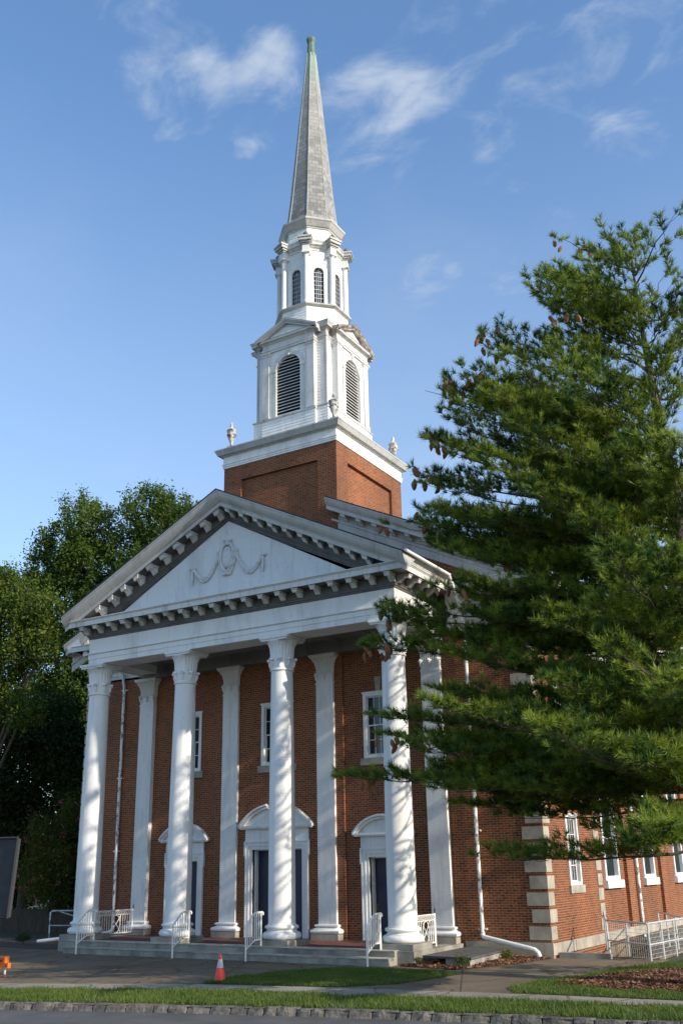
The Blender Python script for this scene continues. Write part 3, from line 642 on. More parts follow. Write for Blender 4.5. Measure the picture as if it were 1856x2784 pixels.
for k in range(1, 10):
    x = 5.47-k*.582; z = AP-SL*x-.495
    copy_part(mL, church, loc=(-x, YF+.725, z)); copy_part(mR, church, loc=(x, YF+.725, z))
# relief in the tympanum: shield, scrolls, swags, bows and tassels
ca = MB(); ty0 = -.50
ca.ico((0, ty0, 11.86), 1, .215, .12, .40, 20, 10)
ca.tube([(.26*math.cos(a)*(1-.16*math.sin(a)*-1 if math.sin(a) > 0 else 1-.18*abs(math.sin(a))), ty0-.02, 11.86+.50*math.sin(a)) for a in np.linspace(0, 2*math.pi, 25)[:-1]], .062, 8, closed=True)
for s in (-1, 1):
    ca.tube([(s*.30, ty0-.02, 12.06), (s*.36, ty0-.03, 12.1), (s*.385, ty0-.03, 12.02), (s*.34, ty0-.03, 11.99)], [.05, .055, .05, .03], 8)
    ca.tube([(s*.32, ty0, 12.05), (s*.33, ty0, 11.80), (s*.24, ty0, 11.5), (s*.14, ty0, 11.32)], [.05, .05, .045, .04], 8)
    ca.tube([(s*(.09+.075*math.cos(a)*(1-a/14)), ty0-.03, 12.42+.085*math.sin(a)*(1-a/14)) for a in np.linspace(0, 9, 20)], .03, 6)
    ca.tube([(s*.02, ty0-.02, 11.30), (s*.12, ty0-.02, 11.27), (s*.19, ty0-.02, 11.33)], [.06, .055, .03], 8)
    for off, rr in ((0, .05), (.075, .04), (-.06, .032)):
        ca.tube([(s*(.38+(1.42-.38)*t), ty0-.01, 11.95-.27*t-.56*math.sin(math.pi*t)**.85*(1+off)-off*.5) for t in np.linspace(0, 1, 14)], rr, 6)
    for dx in (-.075, .075): ca.ico((s*1.47+dx, ty0-.02, 11.70), .065, 1, .6, .8)
    ca.ico((s*1.47, ty0-.03, 11.69), .035)
    ca.tube([(s*1.47, ty0-.01, 11.66), (s*1.475, ty0-.02, 11.45), (s*1.47, ty0-.02, 11.28), (s*1.47, ty0-.02, 11.2), (s*1.47, ty0-.01, 11.12)], [.03, .045, .055, .025, .03], 8)
ca.tube([(0, ty0, 12.3), (0, ty0-.03, 12.42), (0, ty0-.02, 12.5)], [.06, .07, .05], 8)
P('cartouche', ca, 'relief', smooth=50)
# porch ceiling and inner beams
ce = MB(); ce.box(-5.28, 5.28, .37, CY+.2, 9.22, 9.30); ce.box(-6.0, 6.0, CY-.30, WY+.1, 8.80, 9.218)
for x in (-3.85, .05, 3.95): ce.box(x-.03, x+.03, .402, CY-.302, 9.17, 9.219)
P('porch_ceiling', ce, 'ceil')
# main building cornice and roofs
MX = 10.11; MA, MS = 15.48, .4835; MY = 1.99
prof = [(0, 8.92), (.0, 9.10), (.02, 9.105), (.02, 9.27), (.07, 9.30), (.07, 9.345), (0, 9.36), (0, 9.87), (.05, 9.90), (.08, 9.99), (.075, 10.0), (.075, 10.25), (.50, 10.25), (.50, 10.24), (.53, 10.24), (.53, 10.41), (.57, 10.45), (.57, 10.47), (.0, 10.58)]
prof_side = [(o*1.7 if o > .3 else o, z) for o, z in prof]
for s in (1, -1):
    mc = MB(); a, b = (FX+.3, WX) if s > 0 else (-WX, -FX-.3)
    yA = WY
    if s > 0: mc.sweep([(a, yA), (WX, yA), (WX, 34)], prof)
    else: mc.sweep([(-WX, 34), (-WX, yA), (b, yA)], prof)
    P('main_cornice', mc, 'dirty')
    rk = MB(); x0, x1 = (2.30, MX) if s > 0 else (-MX, -2.30)
    rake(rk, [(.8, .02), (0, 0), (0, -.055), (.02, -.06), (.045, -.14), (.09, -.22), (.15, -.28), (.16, -.30), (.16, -.42), (.56, -.41), (.56, -.66), (.50, -.67), (.50, -.74), (.54, -.76), (.545, -1.02), (.575, -1.03)], x0, x1, MA, MS, MY); P('raking_cornice', rk, 'metalgrey')
    for k in range(12):
        x = 2.9+k*.62
        if x > 9.4: break
        mm = MB(); pr = [(0, 0), (-.32, 0), (-.32, -.09), (-.28, -.12), (-.2, -.09), (-.08, -.2), (0, -.21)]; mm.yz(pr[::-1], -.09, .09)
        sl = -MS*s; mm.v = [(x_*1+s*x, y_+MY+.56, z_+sl*x_+MA-MS*x-.412) for x_, y_, z_ in mm.v]
        if s > 0 or x > 8: P('modillion', mm, 'dirty')
    ec = MB(); ec.sweep([(WX, 2.05), (WX, 34)] if s > 0 else [(-WX, 34), (-WX, 2.05)], [(.0, 10.25), (.80, 10.25), (.80, 10.41), (.86, 10.47), (.92, 10.58), (.97, 10.62), (.97, 10.66), (.2, 10.75)]); P('eaves_cornice', ec, 'dirty')
    for k in range(2):
        mm = MB(); mm.box(-.1, .1, -.34, 0, -.2, 0)
        x = s*(7.1+k*.75+(0 if s > 0 else 1.2)); mm.v = [(a_+x, b_+WY-.075, c_+10.236) for a_, b_, c_ in mm.v]; P('modillion', mm, 'dirty')
rf = MB()
for s in (1, -1):
    rf.add([(0, YF-.02, AP+.045), (s*7.0, YF-.02, AP-SL*7.0+.045), (s*7.0, 3, AP-SL*7.0+.045), (0, 3, AP+.045), (0, YF-.02, AP+.012), (s*7.0, YF-.02, AP-SL*7.0+.012), (s*7.0, 3, AP-SL*7+.012), (0, 3, AP+.012)], [(0, 1, 2, 3), (0, 4, 5, 1), (1, 5, 6, 2), (4, 7, 6, 5)])
P('portico_roof', rf, 'slate_dark')
rf = MB()
for s in (1, -1):
    X = MX+.05
    for y0, y1, xa in ((MY-.02, AX+T, 2.32), (AX+T, 34.4, 0)):
        rf.add([(s*xa, y0, MA-MS*xa+.045), (s*X, y0, MA-MS*X+.045), (s*X, y1, MA-MS*X+.045), (s*xa, y1, MA-MS*xa+.045), (s*xa, y0, MA-MS*xa+.012), (s*X, y0, MA-MS*X+.012), (s*X, y1, MA-MS*X+.012), (s*xa, y1, MA-MS*xa+.012)], [(0, 1, 2, 3), (0, 4, 5, 1), (1, 5, 6, 2), (4, 7, 6, 5)])
P('nave_roof', rf, 'slate_dark')

# windows and doors ---------------------------------------------------------
def sash_window(x0, x1, z0, z1, fn, cols=4, sill_m='limestone', fr=.115):
    """frame in a wall opening; fn(a, d, z): along, outward depth (+ = into wall), height"""
    def bx(b, a0, a1, d0, d1, c0, c1):
        p = [fn(a, d, c) for c in (c0, c1) for d in (d0, d1) for a in (a0, a1)]
        b.add(p, [(0, 2, 3, 1), (4, 5, 7, 6), (0, 1, 5, 4), (1, 3, 7, 5), (3, 2, 6, 7), (2, 0, 4, 6)])
    f = MB(); bx(f, x0, x0+fr, -.03, .12, z0, z1); bx(f, x1-fr, x1, -.03, .12, z0, z1); bx(f, x0+fr, x1-fr, -.03, .12, z1-fr, z1); bx(f, x0+fr, x1-fr, -.03, .12, z0, z0+.09)
    bx(f, x0-.03, x1+.03, -.05, .0, z1-.02, z1+.035)
    fo = P('window', f, 'white')
    a0, a1, b0, b1 = x0+fr, x1-fr, z0+.09, z1-fr; zm = (b0+b1)/2
    for (c0, c1, d) in ((b0, zm+.02, .085), (zm-.02, b1, .045)):
        s = MB(); bx(s, a0, a0+.04, d, d+.035, c0, c1); bx(s, a1-.04, a1, d, d+.035, c0, c1); bx(s, a0+.04, a1-.04, d, d+.035, c0, c0+.04); bx(s, a0+.04, a1-.04, d, d+.035, c1-.04, c1)
        for i in range(1, cols): x = a0+.04+(a1-a0-.08)*i/cols; bx(s, x-.011, x+.011, d+.004, d+.03, c0+.04, c1-.04)
        zz = (c0+c1)/2; bx(s, a0+.04, a1-.04, d+.006, d+.028, zz-.011, zz+.011)
        P('sash', s, 'white', fo)
        gl = MB(); gl.quad(fn(a0+.04, d+.018, c0+.04), fn(a1-.04, d+.018, c0+.04), fn(a1-.04, d+.018, c1-.04), fn(a0+.04, d+.018, c1-.04)); P('pane', gl, 'glass', fo)
    sl = MB(); bx(sl, x0-.12, x1+.12, -.07, .10, z0-.225, z0-.004); P('sill', sl, sill_m, fo)
    return fo
front = lambda Y: (lambda a, d, z: (a, Y+d, z))
sash_window(BAY-WH, BAY+WH, 5.27, 7.36, front(WY)); sash_window(-BAY-WH, -BAY+WH, 5.27, 7.36, front(WY)); sash_window(-CWH, CWH, 5.27, 7.36, front(CY))
sash_window(4.55, 5.65, 1.35, 3.4, side(WX)); sash_window(4.55, 5.65, 5.27, 7.36, side(WX))
archm = brick_mat('rubbed_brick', (.21, .058, .028), (.17, .05, .028), (.10, .035, .025), (.30, .2, .14))
for cx, hw, Y in ((BAY, WH, WY), (-BAY, WH, WY), (0, CWH, CY)):
    b = MB(); b.xz([(cx-hw, 7.40), (cx+hw, 7.40), (cx+hw+.16, 7.72), (cx-hw-.16, 7.72)], Y-.012, Y+.02)
    # soldier bricks turned upright
    o = b.mesh('flat_arch'); 
    for l in o.uv_layers[0].data: l.uv = (l.uv[1], l.uv[0])
    link('flat_arch', o, archm, church)
    k = MB(); k.xz([(cx-.08, 7.40), (cx+.08, 7.40), (cx+.12, 7.86), (cx-.12, 7.86)], Y-.04, Y-.013); P('keystone', k, 'limestone')
for a, b_ in NWIN:
    fn = side(NX)
    def bx(b, a0, a1, d0, d1, c0, c1):
        p = [fn(a_, d, c) for c in (c0, c1) for d in (d0, d1) for a_ in (a0, a1)]
        b.add(p, [(0, 2, 3, 1), (4, 5, 7, 6), (0, 1, 5, 4), (1, 3, 7, 5), (3, 2, 6, 7), (2, 0, 4, 6)])
    f = MB(); bx(f, a, a+.16, -.05, .2, 1.42, 6.6); bx(f, b_-.16, b_, -.05, .2, 1.42, 6.6); bx(f, a+.16, b_-.16, -.05, .2, 6.4, 6.6); bx(f, a+.16, b_-.16, -.05, .2, 1.42, 1.55)
    bx(f, a+.16, b_-.16, .05, .12, 2.75, 2.80); bx(f, a+.16, b_-.16, .05, .12, 4.4, 4.5)
    fo = P('window', f, 'white')
    g = MB(); g.quad(fn(a+.16, .11, 1.5), fn(b_-.16, .11, 1.5), fn(b_-.16, .11, 6.4), fn(a+.16, .11, 6.4)); P('pane', g, 'glass', fo)
    v = MB()
    for i in range(7): bx(v, a+.22+i*.2, a+.25+i*.2, .08, .10, 1.5, 2.75)
    for i in range(5): bx(v, a+.26+i*.3, a+.28+i*.3, .07, .10, 2.8, 6.4)
    P('glazing_bars', v, 'blind', fo)
    s = MB(); bx(s, a-.14, b_+.14, -.14, .1, 1.17, 1.415); P('sill', s, 'white', fo)
def doorway(cx, hw, top, Y, hw_out, ent_top, arch_top, tipx, broken=False):
    fr = MB(); b0 = FZ
    for s in (-1, 1):       # architrave: stepped bands, ears
        fr.xz([(cx+s*hw, b0), (cx+s*(hw+.11), b0), (cx+s*(hw+.11), top+.11), (cx+s*hw, top)][::s], Y-.045, Y+.1)
        fr.xz([(cx+s*(hw+.11), b0), (cx+s*(hw+.22), b0), (cx+s*(hw+.22), top+.22), (cx+s*(hw+.11), top+.11)][::s], Y-.075, Y+.05)
        fr.box(cx+s*(hw+.221), cx+s*(hw+.262), Y-.09, Y+.05, b0, top-.2)
        fr.box(cx+s*(hw+.221), cx+s*(hw+.30), Y-.092, Y+.05, top-.199, top+.22)
    fr.xz([(cx-hw, top), (cx+hw, top), (cx+hw+.11, top+.11), (cx-hw-.11, top+.11)], Y-.045, Y+.1)
    fr.xz([(cx-hw-.11, top+.11), (cx+hw+.11, top+.11), (cx+hw+.22, top+.22), (cx-hw-.22, top+.22)], Y-.075, Y+.05)
    fr.box(cx-hw-.30, cx+hw+.30, Y-.10, Y+.05, top+.222, top+.27)
    fr.box(cx-hw-.27, cx+hw+.27, Y-.06, Y+.05, top+.272, ent_top)
    for s in (-1, 1): fr.box(cx+s*hw, cx+s*(hw-.03), Y+.10, Y+.32, b0, top-.002)     # panelled jambs
    for s in (-1, 1):
        for z0, z1 in ((b0+.12, .75), (.9, 1.25), (1.4, top-.15)): fr.box(cx+s*(hw-.03), cx+s*(hw-.042), Y+.14, Y+.28, z0, z1)
    fr.box(cx-hw, cx+hw, Y+.10, Y+.32, top-.03, top)
    fo = P('doorway', fr, 'white')
    # segmental pediment
    pd = MB(); hwp = hw_out; z0 = ent_top
    pd.box(cx-hwp, cx+hwp, Y-.20, Y+.05, z0, z0+.07); pd.box(cx-hwp+.05, cx+hwp-.05, Y-.16, Y+.05, z0-.04, z0-.002)
    rise = arch_top-z0-.07; rad = (hwp**2+rise**2)/(2*rise); zc = z0+.07+rise-rad; a0 = math.asin(hwp/rad)
    gap = .17 if broken else 0
    segs = [(-a0, a0)] if not broken else [(-a0, -gap), (gap, a0)]
    for s0, s1 in segs:
        aa = np.linspace(s0, s1, 20)
        for r0, r1, y in ((rad-.14, rad-.06, Y-.17), (rad-.06, rad, Y-.24)):
            k = len(aa); vs = []
            for a in aa:
                for r, yy in ((r0, Y+.02), (r0, y), (r1, y), (r1, Y+.02)): vs.append((cx+r*math.sin(a), yy, zc+r*math.cos(a)))
            pd.add(vs, [(i*4+j, (i+1)*4+j, (i+1)*4+(j+1) % 4, i*4+(j+1) % 4) for i in range(k-1) for j in range(4)]+[(3, 2, 1, 0), tuple((k-1)*4+j for j in range(4))])
        lo = MB()
    aa = np.linspace(-a0+.06, a0-.06, 24); pts = []
    for a in aa:
        zz = zc+(rad-.13)*math.cos(a); xx = (rad-.13)*math.sin(a)
        if broken and abs(xx) < .30: zz = min(zz, z0+.30-.13*math.sqrt(max(0, 1-(xx/.30)**2)))
        pts.append((cx+xx, zz))
    pts = [(x, max(z, z0+.075)) for x, z in pts]
    pd.xz([(pts[0][0], z0+.072)]+[(pts[-1][0], z0+.072)]+pts[::-1], Y-.06, Y+.02)
    P('pediment', pd, 'white', fo)
    d = MB(); n = 1 if hw < .8 else 2; wv = (hw-.03)*2/n
    for i in range(n):
        x0 = cx-hw+.03+i*wv; d = MB(); d.box(x0+.004, x0+wv-.004, Y+.29, Y+.34, b0+.02, top-.03)
        for u0, u1 in ((.10, .46), (.54, .90)):
            for z0_, z1_ in ((.03, .68), (.80, 1.45), (1.57, top-.2)):
                d.box(x0+wv*u0, x0+wv*u1, Y+.275, Y+.29, z0_, z1_); d.box(x0+wv*u0+.04, x0+wv*u1-.04, Y+.268, Y+.275, z0_+.04, z1_-.04)
        do = P('door', d, 'navy', fo)
        h = MB(); h.ico((x0+(.07 if (i == 0 and n == 1) or i == 1 else wv-.07), Y+.24, .78), .03); h.box(x0+.05, x0+.09, Y+.27, Y+.29, .68, .88) if n == 1 else None
        P('handle', h, mat('brass', (.25, .17, .06), .4, .9), do)
    th = MB(); th.box(cx-hw-.3, cx+hw+.3, Y-.12, Y+.33, FZ-.05, FZ+.015); P('threshold', th, 'stone', fo)
doorway(4.0, .57, 2.24, WY, 1.07, 2.90, 3.52, 0); doorway(-3.94, .57, 2.24, WY, 1.07, 2.90, 3.52, 0)
doorway(.0, .99, 2.55, CY, 1.47, 3.24, 4.02, 0, True)

# tower cornice and urns ------------------------------------------------------
tp = [(-T, AX-T), (T, AX-T), (T, AX+T), (-T, AX+T)]
tc_ = MB(); tc_.sweep(tp, [(-.1, 16.69), (.035, 16.69), (.035, 16.76), (.05, 16.765), (.05, 16.84), (.07, 16.85), (.07, 16.88), (.03, 16.89), (.03, 17.16), (.06, 17.17), (-.2, 17.18)], True); P('tower_frieze', tc_, 'siding')
tc_ = MB(); tc_.sweep(tp, [(0, 17.17), (.10, 17.17), (.12, 17.20), (.20, 17.22), (.28, 17.40), (.29, 17.40), (.29, 17.45), (-.9, 17.52), (-.9, 17.4)], True); P('tower_cornice', tc_, 'metalgrey')
un = MB(); un.box(-.17, .17, -.17, .17, 17.47, 17.62); un.box(-.12, .12, -.12, .12, 17.62, 17.69)
un.lathe([(.09, 17.69), (.06, 17.74), (.045, 17.80), (.06, 17.84), (.07, 17.88), (.13, 18.02), (.165, 18.18), (.175, 18.30), (.17, 18.34), (.19, 18.35), (.19, 18.39), (.15, 18.41), (.10, 18.46), (.06, 18.50), (.05, 18.53), (.07, 18.58), (.055, 18.65), (.02, 18.72), (.005, 18.75)], 20)
for i in range(6): a = i*math.pi/3; un.tube([(.15*math.cos(a), .15*math.sin(a), 18.12), (.185*math.cos(a+.4), .185*math.sin(a+.4), 18.2), (.17*math.cos(a+.9), .17*math.sin(a+.9), 18.14)], .02, 5)
u0 = un.build('urn', M['urn'], None, 40); first(u0, (-2.36, AX-2.36, 0))
for x, y in ((2.36, -2.36), (2.36, 2.36), (-2.36, 2.36)): copy_part(u0, church, loc=(x, AX+y, 0))

# belfry ---------------------------------------------------------------------
def clap(mb, a, b, z0, z1, pitch=.125, o=.014, ends=True):
    """lapped boards between plan points a, b facing right of a->b"""
    d = Vector((b[0]-a[0], b[1]-a[1])).normalized(); n = Vector((d.y, -d.x)); k = max(1, round((z1-z0)/pitch)); h = (z1-z0)/k
    for i in range(k):
        za, zb = z0+i*h, z0+(i+1)*h
        p = lambda q, off, z: (q[0]+n.x*off, q[1]+n.y*off, z)
        mb.quad(p(a, o, za), p(b, o, za), p(b, .002, zb), p(a, .002, zb)); mb.quad(p(a, .0, za), p(b, .0, za), p(b, o, za), p(a, o, za))
B, BP, BH = 1.63, .20, 1.20
core = MB(); cs = MB(); 
cpts = [(-B, AX-B), (B, AX-B), (B, AX+B), (-B, AX+B)]
core.xy([(x, y) for x, y in cpts], 17.45, 22.3); P('belfry_core', core, 'white')
for i in range(4): clap(cs, cpts[i], cpts[(i+1) % 4], 18.78, 21.70)
cs2 = [( x*1.06, AX+(y-AX)*1.06) for x, y in cpts]
for i in range(4): clap(cs, cs2[i], cs2[(i+1) % 4], 17.5, 18.70)
P('siding', cs, 'siding')
cb = MB()
for x, y in cpts:
    sx, sy = (1 if x > 0 else -1), (1 if y > AX else -1)
    cb.box(x-sx*.09, x+sx*.025, y-sy*.09, y+sy*.025, 18.78, 21.7)
cb.sweep(cs2, [(-.12, 18.70), (.03, 18.70), (.05, 18.73), (.05, 18.76), (-.1, 18.80)], True)
cb.sweep(cpts, [(-.05, 21.62), (.03, 21.64), (.03, 21.74), (.05, 21.76), (.05, 21.80), (.02, 21.82), (.02, 22.02), (.06, 22.06), (.10, 22.10), (.19, 22.12), (.19, 22.2), (.24, 22.30), (.25, 22.34), (-1.2, 22.42)], True)
P('corner_trim', cb, 'metalgrey')
weath = NT(mat('peeling_rake', (.5, .5, .5), .8)); weath.base(weath.ramp(weath.noise(4, 8, .7), (.42, (.13, .085, .06)), (.60, (.42, .39, .35)))); weath.bump(weath.noise(30, 4), .4, .01)
def rot(q, p):    # q quarter turns about the tower axis; local front is -y
    x, y = p[0], p[1]
    for _ in range(q): x, y = -y, x
    return (x, AX+y)+tuple(p[2:])
def RB(mb, q):
    mb.v = [rot(q, v) for v in mb.v]; return mb
F = -(B+BP)       # local y of the bay front
for q in range(4):
    hb = .60; zs = 20.73
    # bay front wall with arched louvre opening, returns
    by = MB(); arch = [(hb*math.cos(a), zs+hb*math.sin(a)) for a in np.linspace(math.pi, 0, 17)]
    by.quad((-BH, F, 18.70), (-hb, F, 18.70), (-hb, F, zs), (-BH, F, zs)); by.quad((hb, F, 18.70), (BH, F, 18.70), (BH, F, zs), (hb, F, zs))
    n = len(arch)
    for i in range(n-1):
        (x0, z0), (x1, z1) = arch[i], arch[i+1]
        t0 = (-BH+2*BH*i/(n-1), 21.7); t1 = (-BH+2*BH*(i+1)/(n-1), 21.7)
        by.quad((x0, F, z0), (x1, F, z1), (t1[0], F, t1[1]), (t0[0], F, t0[1]))
        by.quad((x0, F, z0), (x0, F+.19, z0), (x1, F+.19, z1), (x1, F, z1))
    by.quad((-BH, F, zs), (-hb, F, zs), (-BH, F, 21.7)); by.quad((hb, F, zs), (BH, F, zs), (BH, F, 21.7))
    by.quad((-hb, F, 18.7), (-hb, F+.19, 18.7), (-hb, F+.19, zs), (-hb, F, zs)); by.quad((hb, F, 18.7), (hb, F, zs), (hb, F+.19, zs), (hb, F+.19, 18.7))
    for s in (-1, 1): by.quad(*[(s*BH, y, z) for y, z in ((F, 17.5), (F+.4, 17.5), (F+.4, 22.2), (F, 22.2))])
    by.quad((-BH, F, 21.7), (BH, F, 21.7), (BH, F, 22.2), (-BH, F, 22.2))
    P('belfry_bay', RB(by, q), 'siding')
    sd_ = MB()
    def lc(a, b, z0, z1): clap(sd_, a, b, z0, z1)
    lc((-BH-.03, F-.03), (BH+.03, F-.03), 17.5, 18.62); lc((-BH-.03, F+.3), (-BH-.03, F-.03), 17.5, 18.62); lc((BH+.03, F-.03), (BH+.03, F+.3), 17.5, 18.62)
    for i in range(22):     # boards beside the arch
        z0 = 18.72+i*.13; z1 = z0+.13
        if z1 > 21.55: break
        zm = (z0+z1)/2; xi = hb+.17 if zm < zs else math.sqrt(max((hb+.17)**2-(zm-zs)**2, 0)) if zm < zs+hb+.17 else 0
        for s in (-1, 1):
            a, b = (xi, BH-.30) if s > 0 else (-BH+.30, -xi)
            if b-a > .02: clap(sd_, (a, F-.001), (b, F-.001), z0, z1, .13)
    P('siding', RB(sd_, q), 'siding')
    tr = MB()
    tr.sweep([(-BH-.03, F+.35), (-BH-.03, F-.03), (BH+.03, F-.03), (BH+.03, F+.35)], [(-.1, 18.61), (.03, 18.61), (.055, 18.65), (.055, 18.69), (-.1, 18.72)])
    for s in (-1, 1):
        x0, x1 = (BH-.30, BH+.02) if s > 0 else (-BH-.02, -BH+.30)
        tr.box(x0, x1, F-.07, F+.18, 18.80, 21.46); tr.box(x0-.025, x1+.025, F-.10, F+.19, 18.70, 18.80)
        tr.sweep([(x0, F+.18), (x0, F-.07), (x1, F-.07), (x1, F+.18)], [(0, 21.44), (.02, 21.46), (.02, 21.50), (.05, 21.55), (.07, 21.56), (.07, 21.62), (-.05, 21.62)])
    # arch casing
    aa = np.linspace(math.pi, 0, 21); vs = []
    ring = [(-hb-.15, 18.70), (-hb-.15, zs)]; 
    outer = [((hb+.15)*math.cos(a), zs+(hb+.15)*math.sin(a)) for a in aa]; inner = [((hb-.03)*math.cos(a), zs+(hb-.03)*math.sin(a)) for a in aa]
    outer = [(-hb-.15, 18.72)]+outer+[(hb+.15, 18.72)]; inner = [(-hb+.03, 18.72)]+inner+[(hb-.03, 18.72)]
    k = len(outer)
    for (o, z), (i_, zi) in zip(outer, inner): vs += [(o, F+.0, z), (o, F-.045, z), (i_, F-.045, zi), (i_, F+.1, zi)]
    tr.add(vs, [(i*4+j, (i+1)*4+j, (i+1)*4+j+1, i*4+j+1) for i in range(k-1) for j in range(3)])
    tr.xz([(-.05, zs+hb-.06), (.05, zs+hb-.06), (.085, zs+hb+.24), (-.085, zs+hb+.24)], F-.085, F)
    for s in (-1, 1): tr.box(s*(hb-.04), s*(hb+.18), F-.065, F, zs-.05, zs+.05)
    # entablature and pediment base
    tr.sweep([(-BH-.02, F+.25), (-BH-.02, F-.06), (BH+.02, F-.06), (BH+.02, F+.25)], [(-.15, 21.62), (.0, 21.62), (.0, 21.70), (.025, 21.705), (.025, 21.80), (.0, 21.81), (.0, 21.98), (.04, 22.0), (.07, 22.05), (.16, 22.06), (.16, 22.13), (.19, 22.15), (-.1, 22.2)])
    P('belfry_trim', RB(tr, q), 'dirty')
    pm = MB(); pm.xz([(-1.35, 22.14), (1.35, 22.14), (0, 22.70)], F-.08, F+.1); 
    for i in range(4): pm.xz([(-1.1+i*.28, 22.17+i*.125), (1.1-i*.28, 22.17+i*.125), (1.1-i*.28-.05, 22.19+i*.125), (-1.1+i*.28+.05, 22.19+i*.125)], F-.09, F-.07)
    P('belfry_pediment', RB(pm, q), 'siding')
    rk = MB(); xs = [-1.46, 0, 1.46]; pr = [(.9, .03), (-.29, .0), (-.29, -.05), (-.24, -.13), (-.22, -.14), (-.22, -.20), (-.06, -.20), (-.05, -.27), (.05, -.27)]; k = len(pr)
    rk.add([(x, F+y, 22.86-.455*abs(x)+h) for x in xs for y, h in pr], [(i*k+j, i*k+j+1, (i+1)*k+j+1, (i+1)*k+j) for i in range(2) for j in range(k-1)]+[tuple(range(k)), tuple(2*k+j for j in range(k))[::-1]])
    P('raking_cornice', RB(rk, q), weath.m if q == 1 else 'metalgrey')
    rp = MB()
    for s in (-1, 1): rp.quad((0, F-.29, 22.875), (s*1.46, F-.29, 22.875-.455*1.46), (s*1.46, F+1.2, 22.875-.455*1.46), (0, F+1.2, 22.875))
    P('belfry_roof', RB(rp, q), 'metalgrey')
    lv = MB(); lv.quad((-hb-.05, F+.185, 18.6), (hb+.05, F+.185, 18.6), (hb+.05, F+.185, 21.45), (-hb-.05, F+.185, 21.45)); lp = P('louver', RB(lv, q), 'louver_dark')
    ls = MB(); i = 0
    while True:
        z = 18.78+i*.135; i += 1
        if z > zs+hb-.05: break
        xw = hb-.025 if z < zs else math.sqrt(max((hb-.025)**2-(z+.03-zs)**2, 0))
        if xw < .05: break
        ls.add([(-xw, F+.02, z-.035), (xw, F+.02, z-.035), (xw, F+.14, z+.055), (-xw, F+.14, z+.055), (-xw, F+.02, z-.015), (xw, F+.02, z-.015), (xw, F+.14, z+.075), (-xw, F+.14, z+.075)], [(0, 3, 2, 1), (4, 5, 6, 7), (0, 1, 5, 4), (2, 3, 7, 6)])
    P('louver_slats', RB(ls, q), 'white', lp)

# lantern ----------------------------------------------------------------------
def octo(r, off=0): return [(r*math.cos(math.pi/8+i*math.pi/4+off), AX+r*math.sin(math.pi/8+i*math.pi/4+off)) for i in range(8)]
def ring(mb, r, z0, z1): mb.xy(octo(r), z0, z1); return mb
b = MB(); ring(b, 1.50, 22.2, 23.62); P('lantern_base', b, 'white')
b = MB(); p8 = octo(1.50)
for i in range(8): clap(b, p8[i], p8[(i+1) % 8], 22.3, 23.60)
P('siding', b, 'siding')
b = MB(); b.sweep(octo(1.5), [(-.05, 23.58), (.03, 23.60), (.06, 23.63), (.13, 23.66), (.14, 23.72), (-.4, 23.80)], True); P('lantern_ledge', b, 'metalgrey')
LR = 1.33
lapt = LR*math.cos(math.pi/8); hs = LR*math.sin(math.pi/8)
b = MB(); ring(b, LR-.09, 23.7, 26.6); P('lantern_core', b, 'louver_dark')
def face(i, mb):     # put local (x along, y = -out, z) on octagon face i with apothem lapt
    a = i*math.pi/4; n = (math.cos(a), math.sin(a)); t = (-n[1], n[0])
    mb.v = [(x*t[0]+n[0]*(lapt-y), AX+x*t[1]+n[1]*(lapt-y), z) for x, y, z in mb.v]; return mb
wh = .225; wz0, wzs = 23.90, 25.36
